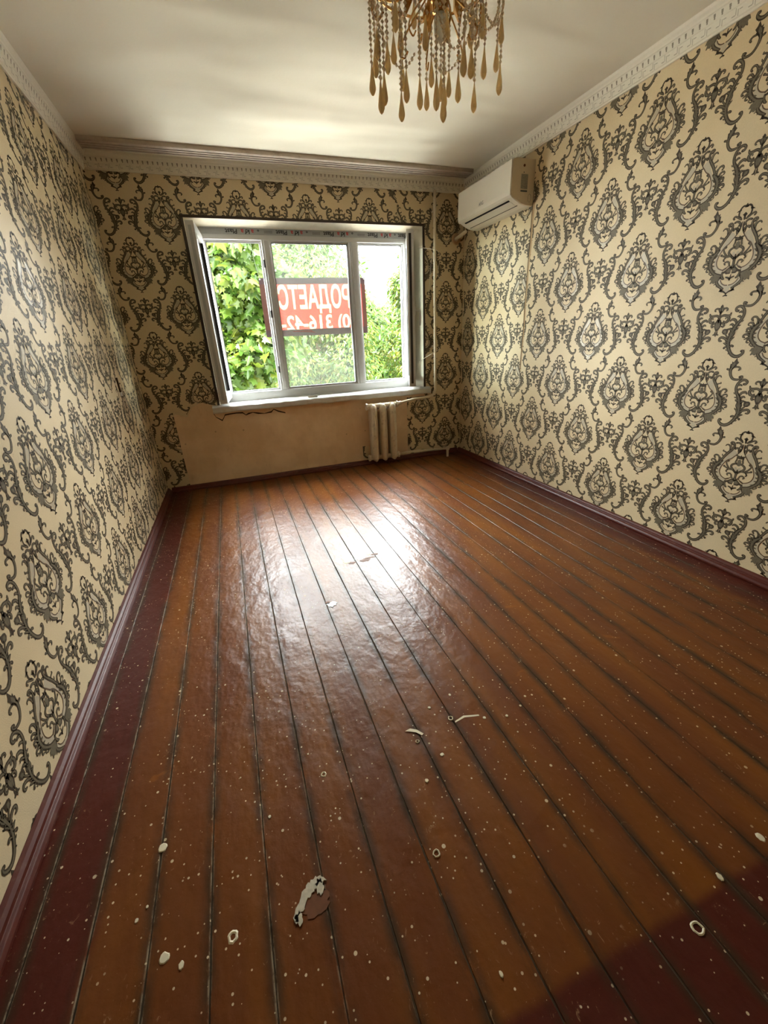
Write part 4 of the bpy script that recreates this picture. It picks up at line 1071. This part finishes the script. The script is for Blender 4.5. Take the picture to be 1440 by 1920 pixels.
riser = empty('heating_pipe', (2.755, -.06, .66))
def rp(x, y, z): return (x-2.755, y+.06, z-.66)
b = MB()
path = [rp(2.748, -.058, 2.449), rp(2.752, -.058, 1.6), rp(2.757, -.058, .80), rp(2.752, -.060, .715), rp(2.715, -.068, .668), rp(2.62, -.080, .655), rp(2.45, -.096, .645), rp(2.308, -.10, .622)]
b.tube(bez(path, 7), .0135, 12); b.build('tube', M_PIPE, riser, smooth=True)
b = MB(); b.tube([rp(2.345, -.10, .630), rp(2.310, -.10, .622)], .020, 8); b.build('coupling', M_PIPE, riser)
for z in (2.30, 1.15):
    b = MB(); b.box(-.012, .010, .0, .056, z-.008-.66, z+.008-.66); b.build('wall_clip', M_PIPE, riser)
tag(riser, 'cream vertical heating pipe bending left below the window sill', 'pipe')
ret = empty('return_pipe', (2.862, -.155, .001))
def qp(x, y, z): return (x-2.862, y+.155, z-.001)
b = MB(); b.tube([qp(2.306, -.10, .092), qp(2.40, -.112, .101), qp(2.862, -.155, .094)], .0125, 12); b.build('tube', M_PIPE, ret, smooth=True)
b = MB(); b.tube([qp(2.862, -.155, .104), qp(2.862, -.155, .0015)], .0135, 12); b.build('drop_tube', M_PIPE, ret, smooth=True)
b = MB(); b.tube([qp(2.848, -.154, .094), qp(2.880, -.156, .094)], .0175, 10); b.tube([qp(2.862, -.155, .112), qp(2.862, -.155, .076)], .0175, 10); b.build('elbow', M_PIPE, ret)
b = MB(); b.tube([qp(2.50, -.121, .100), qp(2.54, -.125, .0995)], .0165, 10); b.build('coupling', M_PIPE, ret)
tag(ret, 'thin cream return pipe running low from the radiator and down into the floor', 'pipe')

# loose cords by the window, scrap on the sill
b = MB(); b.tube(bez([(2.585, -.012, 2.016), (2.66, -.030, 2.010), (2.735, -.080, 1.990), (2.775, -.078, 1.975), (2.815, -.040, 1.935), (2.812, -.018, 1.86), (2.806, -.014, 1.80), (2.83, -.010, 1.755), (2.872, -.008, 1.735)], 6), .0022, 5)
tag(b.build('telephone_wire', M_WHITEC, smooth=True), 'thin white wire looping over the heating pipe beside the window top', 'wire')
b = MB(); b.tube(bez([(2.735, -.078, 1.985), (2.722, -.050, 1.93), (2.716, -.030, 1.80), (2.712, -.018, 1.70), (2.704, -.010, 1.62)], 6), .0018, 5)
tag(b.build('dangling_wire', M_WHITEC, smooth=True), 'thin white wire dangling between the window edge and the heating pipe', 'wire')
b = MB(); b.tube(bez([(2.580, -.006, .985), (2.640, -.014, 1.032), (2.71, -.080, 1.082), (2.757, -.083, 1.105), (2.805, -.060, 1.122), (2.822, -.006, 1.135)], 6), .0026, 5)
tag(b.build('cord', M_WHITEC, smooth=True), 'pale cord stretched from the lower right window edge across the heating pipe', 'cord')
b = MB(); b.face_list([(1.405, -.010, .7562), (1.500, -.022, .7562), (1.512, .004, .7562), (1.420, .012, .7562), (1.41, -.008, .764), (1.495, -.018, .768), (1.505, .003, .7655), (1.425, .009, .762)],
    [(0, 3, 2, 1), (4, 5, 6, 7), (0, 1, 5, 4), (1, 2, 6, 5), (2, 3, 7, 6), (3, 0, 4, 7)])
tag(b.build('putty_scrap', M_SILL, bevel=.001), 'small white flat scrap lying on the window sill', 'scrap')

# ------------------------------------------------------------------ chandelier
ch = empty('chandelier', (1.596, -2.40, H))
CX, CY = 1.596, -2.40
def cl(x, y, z): return (x-CX, y-CY, z-H)
b = MB(); b.lathe([(.005, -.05), (.03, -.048), (.055, -.030), (.065, -.008), (.066, -.0008)], 0, 0, 20); b.build('ceiling_rose', M_GOLD, ch, smooth=True)
b = MB(); b.lathe([(.020, -.285), (.024, -.280), (.016, -.262), (.010, -.24), (.012, -.17), (.026, -.15), (.026, -.13), (.010, -.11), (.008, -.04)], 0, 0, 14); b.build('stem', M_GOLD, ch, smooth=True)
def ring(r, z, t=.0045, name='hoop', n=40):
    b = MB(); b.tube([(r*math.cos(2*math.pi*k/n), r*math.sin(2*math.pi*k/n), z-H) for k in range(n+1)], t, 6, caps=False); return b.build(name, M_GOLD, ch, smooth=True)
ring(.225, 2.345); ring(.140, 2.385); ring(.075, 2.345)
for k in range(6):
    a = 2*math.pi*(k+.35)/6; c_, s_ = math.cos(a), math.sin(a)
    P = lambda r, z: (r*c_, r*s_, z-H)
    b = MB(); b.tube(bez([P(.015, 2.40), P(.07, 2.33), P(.13, 2.30), P(.19, 2.315), P(.225, 2.345), P(.232, 2.30), P(.212, 2.268), P(.190, 2.285)], 5), .0042, 6)
    b.build('arm', M_GOLD, ch, smooth=True)
    b = MB(); b.tube(bez([P(.02, 2.30), P(.06, 2.262), P(.11, 2.212), P(.135, 2.17), P(.118, 2.150), P(.104, 2.166)], 5), .0028, 5)
    b.build('scroll', M_GOLD, ch, smooth=True)
    # metal leaf on the arm
    b = MB(); b.face_list([P(.08, 2.335), P(.12, 2.24), (P(.105, 2.275)[0]-.022*s_, P(.105, 2.275)[1]+.022*c_, 2.285-H), (P(.105, 2.275)[0]+.022*s_, P(.105, 2.275)[1]-.022*c_, 2.285-H), P(.088, 2.285)],
        [(0, 2, 4), (2, 1, 4), (0, 4, 3), (4, 1, 3)])
    b.build('leaf', M_GOLD, ch)
b = MB(); b.lathe([(.024, -.31), (.027, -.305), (.027, -.262), (.020, -.258)], .010, 0, 16); b.build('socket', M_GOLD, ch, smooth=True)
b = MB(); b.lathe([(.002, -.384), (.012, -.378), (.019, -.362), (.0215, -.345), (.020, -.322), (.016, -.311)], .010, 0, 16); b.build('bulb', M_BULB, ch, smooth=True)
# strands: beads on a wire with a long faceted drop at the end
def drop_mesh(L):
    b = MB(); w_ = .0112
    b.lathe([(.0008, 0), (w_*.55, L*.05), (w_*.95, L*.16), (w_, L*.26), (w_*.8, L*.45), (w_*.5, L*.68), (w_*.25, L*.90), (.0012, L)], 0, 0, 7)
    me = bpy.data.meshes.new('drop'); me.from_pydata(b.v, [], b.f); me.materials.append(M_AMBER); me.update(); return me
DM = [drop_mesh(.088), drop_mesh(.080)]
def bead_chain(pts, r=.0074, step=.0140):
    """faceted beads threaded along a polyline"""
    b = MB(); P = [Vector(p) for p in pts]
    tot = 0; nxt = step*.4
    for a, c in zip(P[:-1], P[1:]):
        L = (c-a).length
        while nxt <= tot+L:
            q = a+(c-a)*((nxt-tot)/max(L, 1e-9)); rr = r*random.uniform(.72, 1.1)
            v = [q+Vector(d)*rr for d in ((0, 0, -1.15), (1, 0, 0), (0, 1, 0), (-1, 0, 0), (0, -1, 0), (0, 0, 1.15))]
            b.face_list([tuple(x) for x in v], [(0, 2, 1), (0, 3, 2), (0, 4, 3), (0, 1, 4), (5, 1, 2), (5, 2, 3), (5, 3, 4), (5, 4, 1)], 0)
            nxt += step
        tot += L
    b.tube(P, .0009, 4, 1)
    return b
DROPS = [(1.354, -2.4, 2.004, 1), (1.366, -2.446, 1.939, 1), (1.384, -2.357, 2.071, 1), (1.364, -2.435, 2.079, 0), (1.425, -2.366, 2.08, 1), (1.38, -2.444, 1.963, 1), (1.447, -2.37, 2.107, 1),
    (1.412, -2.477, 2.13, 0), (1.471, -2.375, 2.132, 0), (1.446, -2.43, 1.932, 1), (1.558, -2.183, 2.125, 1), (1.467, -2.426, 1.985, 1), (1.6, -2.2, 2.297, 0), (1.522, -2.415, 1.976, 1),
    (1.625, -2.253, 2.046, 1), (1.467, -2.578, 2.047, 0), (1.634, -2.276, 2.105, 1), (1.504, -2.578, 1.909, 1), (1.639, -2.344, 2.038, 1), (1.548, -2.542, 1.897, 1), (1.719, -2.217, 2.074, 1),
    (1.566, -2.526, 2.103, 0), (1.723, -2.246, 2.097, 1), (1.671, -2.415, 2.009, 1), (1.746, -2.37, 2.237, 0), (1.577, -2.619, 1.981, 1), (1.742, -2.371, 2.181, 0), (1.615, -2.599, 1.989, 1),
    (1.765, -2.366, 2.009, 1), (1.721, -2.483, 2.15, 0), (1.848, -2.4, 2.191, 1), (1.762, -2.433, 2.074, 1), (1.85, -2.4, 2.053, 1), (1.833, -2.4, 2.115, 1), (1.726, -2.325, 2.299, 0)]
tops = []
for i, (x, y, zt, bd) in enumerate(DROPS):
    L = .088 if i % 3 else .080
    zb = zt+L; zh = 2.345 if zb < 2.33 else 2.385
    if bd: b = bead_chain([cl(x, y, zb), cl(x, y, (zb+zh)/2), cl(x, y, zh)])
    else: b = MB(); b.tube([cl(x, y, zb), cl(x, y, zh)], .0010, 4, 1)
    st = b.build('strand', [M_BEAD, M_GOLD], ch)
    d = bpy.data.objects.new('drop', DM[0 if i % 3 else 1]); COL.objects.link(d); d.parent = st; d.location = cl(x, y, zt)
    d.rotation_euler = (0, 0, random.uniform(0, 3))
# swags of beads looped between the hoops
for a0, a1, r0, r1, z0, z1, sag in ((200, 250, .225, .135, 2.345, 2.20, .10), (255, 300, .225, .135, 2.30, 2.19, .12), (300, 350, .13, .225, 2.20, 2.345, .10), (20, 70, .225, .135, 2.345, 2.2, .10),
        (100, 150, .135, .225, 2.2, 2.345, .10), (150, 200, .225, .225, 2.345, 2.345, .10), (240, 290, .14, .14, 2.21, 2.20, .12), (290, 335, .14, .14, 2.20, 2.24, .10), (330, 20, .225, .225, 2.345, 2.345, .11)):
    if a1 < a0: a1 += 360
    pts = []
    for t in np.linspace(0, 1, 12):
        a = math.radians(a0+(a1-a0)*t); r = r0+(r1-r0)*t; pts.append((r*math.cos(a), r*math.sin(a), z0+(z1-z0)*t-sag*4*t*(1-t)-H))
    bead_chain(pts, .0066).build('swag', [M_BEAD, M_GOLD], ch)
tag(ch, 'gilt chandelier hung with amber drops and bead strands', 'chandelier')

# ------------------------------------------------------------------ doorway and unseen hall behind the camera, hall added to carry fill light
door = empty('door_1', (1.475, -D, 0)); struct(door)
for a in ((-.525, -.455, .001, 2.12), (.455, .525, .001, 2.12)):
    b = MB(); b.box(a[0], a[1], .001, .030, a[2], a[3]); b.build('casing', M_DOOR, door, bevel=.004)
b = MB(); b.box(-.525, .525, .001, .030, 2.052, 2.12); b.build('casing', M_DOOR, door, bevel=.004)
b = MB(); b.box(.42, .454, -.95, -.125, .012, 2.04); dl = b.build('leaf', M_DOOR, door, bevel=.004)
b = MB(); b.tube([(.42, -.88, 1.0), (.37, -.88, 1.0), (.368, -.78, 1.0)], .009, 8); b.build('handle', M_GOLD, dl)
HY0, HY1 = -D-1.9, -D-.12
b = MB(); b.box(.2, 2.8, HY0-.1, HY0, -.2, H+.2); struct(b.build('wall_hall_end', M_HALL))
b = MB(); b.box(.1, .2, HY0-.1, HY1, -.2, H+.2); struct(b.build('wall_hall_left', M_HALL))
b = MB(); b.box(2.8, 2.9, HY0-.1, HY1, -.2, H+.2); struct(b.build('wall_hall_right', M_HALL))
b = MB(); b.box(.2, 2.8, HY0, HY1, H, H+.2); struct(b.build('ceiling_hall', M_CEIL))
b = MB(); b.box(.2, 2.8, HY0, -D-.001, -.2, -.002); struct(b.build('floor_hall', M_BASE))
lamp = empty('hall_fill_lamp', (1.475, -D-1.0, H))  # added out of view as soft frontal fill
b = MB(); b.lathe([(.03, -.10), (.13, -.085), (.17, -.05), (.175, -.02)], 0, 0, 20); b.build('shade', M_FILL_LAMP, lamp, smooth=True)
b = MB(); b.lathe([(.178, -.02), (.178, -.0008)], 0, 0, 20); b.build('base', M_GOLD, lamp)
tag(lamp, 'unseen fill lamp added in the hall behind the doorway', 'lamp')

# ------------------------------------------------------------------ outdoors: ground and trees
b = MB(); b.box(-40, 45, .37, 70, -3.4, -3.2); struct(b.build('ground', M_YARD_BOUNCE))
MAPLE = [(0, -.02), (.10, .02), (.30, -.06), (.26, .10), (.50, .16), (.38, .30), (.44, .52), (.24, .46), (.16, .60), (0, .98)]
OVAL = [(0, -.02), (.12, .10), (.20, .32), (.18, .56), (.09, .82), (0, 1.0)]
def foliage(name, clumps, n, size, outline, mat, parent, seed, facing=(0, -.6, .5), spread=1.0):
    r = np.random.default_rng(seed)
    C = np.array(clumps, float); wts = C[:, 3]**2; wts /= wts.sum()
    idx = r.choice(len(C), n, p=wts)
    d = r.normal(0, 1, (n, 3)); d /= np.linalg.norm(d, axis=1, keepdims=True)
    rad = C[idx, 3]*(r.uniform(.35, 1.0, n)**.6)*spread
    pos = C[idx, :3]+d*rad[:, None]*np.array([1, 1, .8])
    nrm = d*.7+np.array(facing)+r.normal(0, .55, (n, 3)); nrm /= np.linalg.norm(nrm, axis=1, keepdims=True)
    tip = d*np.array([1, 1, .3])+np.array([0, 0, -.75])+r.normal(0, .5, (n, 3))
    tip -= nrm*(tip*nrm).sum(1, keepdims=True); tip /= np.linalg.norm(tip, axis=1, keepdims=True)
    side = np.cross(tip, nrm)
    sz = size*r.uniform(.65, 1.25, n)
    O = np.array(outline); k = len(O)
    lx = np.concatenate([O[:, 0], -O[1:-1, 0][::-1]]); ly = np.concatenate([O[:, 1], O[1:-1, 1][::-1]])
    fold = -np.abs(lx)*.35
    V = pos[:, None, :]+sz[:, None, None]*(side[:, None, :]*lx[None, :, None]+tip[:, None, :]*ly[None, :, None]+nrm[:, None, :]*fold[None, :, None])
    m_ = len(lx); base = np.arange(n)*m_
    f1 = np.arange(0, k); f2 = np.concatenate([[0], [k-1], np.arange(k, m_)])
    F = np.stack([base[:, None]+f1, base[:, None]+f2], 1).reshape(-1)
    me = bpy.data.meshes.new(name)
    me.vertices.add(n*m_); me.vertices.foreach_set('co', V.astype(np.float32).ravel())
    me.loops.add(len(F)); me.loops.foreach_set('vertex_index', F.astype(np.int32))
    me.polygons.add(2*n); me.polygons.foreach_set('loop_start', (np.arange(2*n)*k).astype(np.int32)); me.polygons.foreach_set('loop_total', np.full(2*n, k, np.int32))
    me.materials.append(mat); me.update(calc_edges=True)
    o = bpy.data.objects.new(name, me); COL.objects.link(o); o.parent = parent; o['kind'] = 'stuff'
    return o
def tree(name, base, crown, nclump, cr, nleaf, size, outline, mat, seed, label, trunk_r=.11, facing=(0, -.6, .5)):
    """crown: (centre xyz, half extents xyz)"""
    r = random.Random(seed)
    root = empty(name, (base[0], base[1], -3.2))
    (cx, cy, cz), (ex, ey, ez) = crown
    clumps = []
    while len(clumps) < nclump:
        x, y, z = (r.uniform(-1, 1) for _ in range(3))
        if x**4+y**4+z**4 < 1: clumps.append((cx+x*ex-base[0], cy+y*ey-base[1], cz+z*ez+3.2, cr*r.uniform(.7, 1.25)))
    top = Vector((cx-base[0], cy-base[1], cz+ez*.5+3.2)); mid = Vector((0, 0, (cz+3.2)*.45))
    b = MB(); b.tube(bez([(0, 0, 0), mid, tuple(mid.lerp(top, .55)), tuple(top)], 6), [trunk_r*(1-.045*i) for i in range(19)], 9); b.build('trunk', M_BARK, root, smooth=True)
    for i in range(9):
        c = Vector(clumps[i][:3]); s_ = mid.lerp(top, r.uniform(.05, .7))
        b = MB(); b.tube(bez([tuple(s_), tuple(s_.lerp(c, .5)+Vector((0, 0, .12))), tuple(c)], 5), [trunk_r*.34*(1-.08*k) for k in range(11)], 6); b.build('branch', M_BARK, root, smooth=True)
    foliage('foliage', clumps, nleaf, size, outline, mat, root, seed, facing)
    tag(root, label, 'tree', 'trees outside the window')
    return root
tree('maple_tree', (.4, 4.5), ((1.0, 4.4, 1.3), (.95, .7, 2.1)), 50, .45, 9500, .19, MAPLE, M_LEAF, 21, 'broad-leaved maple close behind the open left sash')
tree('ash_tree', (3.0, 7.3), ((3.0, 7.2, 1.0), (1.05, .6, 1.9)), 50, .50, 20000, .11, OVAL, M_LEAF2, 22, 'fine-leaved tree behind the sale banner')
tree('ash_tree', (5.7, 7.5), ((5.80, 7.4, 1.2), (.60, .8, 2.2)), 50, .48, 20000, .11, OVAL, M_LEAF2, 23, 'yellow-green fine-leaved tree seen through the right light of the window')
tree('ash_tree', (2.4, 10.9), ((2.6, 10.8, 1.9), (3.1, .8, 2.4)), 100, .68, 34000, .18, OVAL, M_LEAF, 24, 'tall tree farther back, above the top edge of the sale banner')
tree('ash_tree', (9.0, 10.9), ((9.2, 10.8, .5), (1.5, .8, 1.9)), 50, .62, 13000, .17, OVAL, M_LEAF2, 25, 'distant tree low behind the right edge of the window')
tree('poplar_tree', (2.0, 15.6), ((1.6, 15.5, 1.8), (3.5, .9, 3.3)), 110, .8, 26000, .28, OVAL, M_LEAF2, 27, 'wide tree farthest behind the maple and the sale banner')
tree('poplar_tree', (8.9, 15.6), ((9.0, 15.5, .6), (1.9, .9, 2.1)), 60, .7, 16000, .26, OVAL, M_LEAF, 28, 'farthest low tree under the patch of white sky at right')
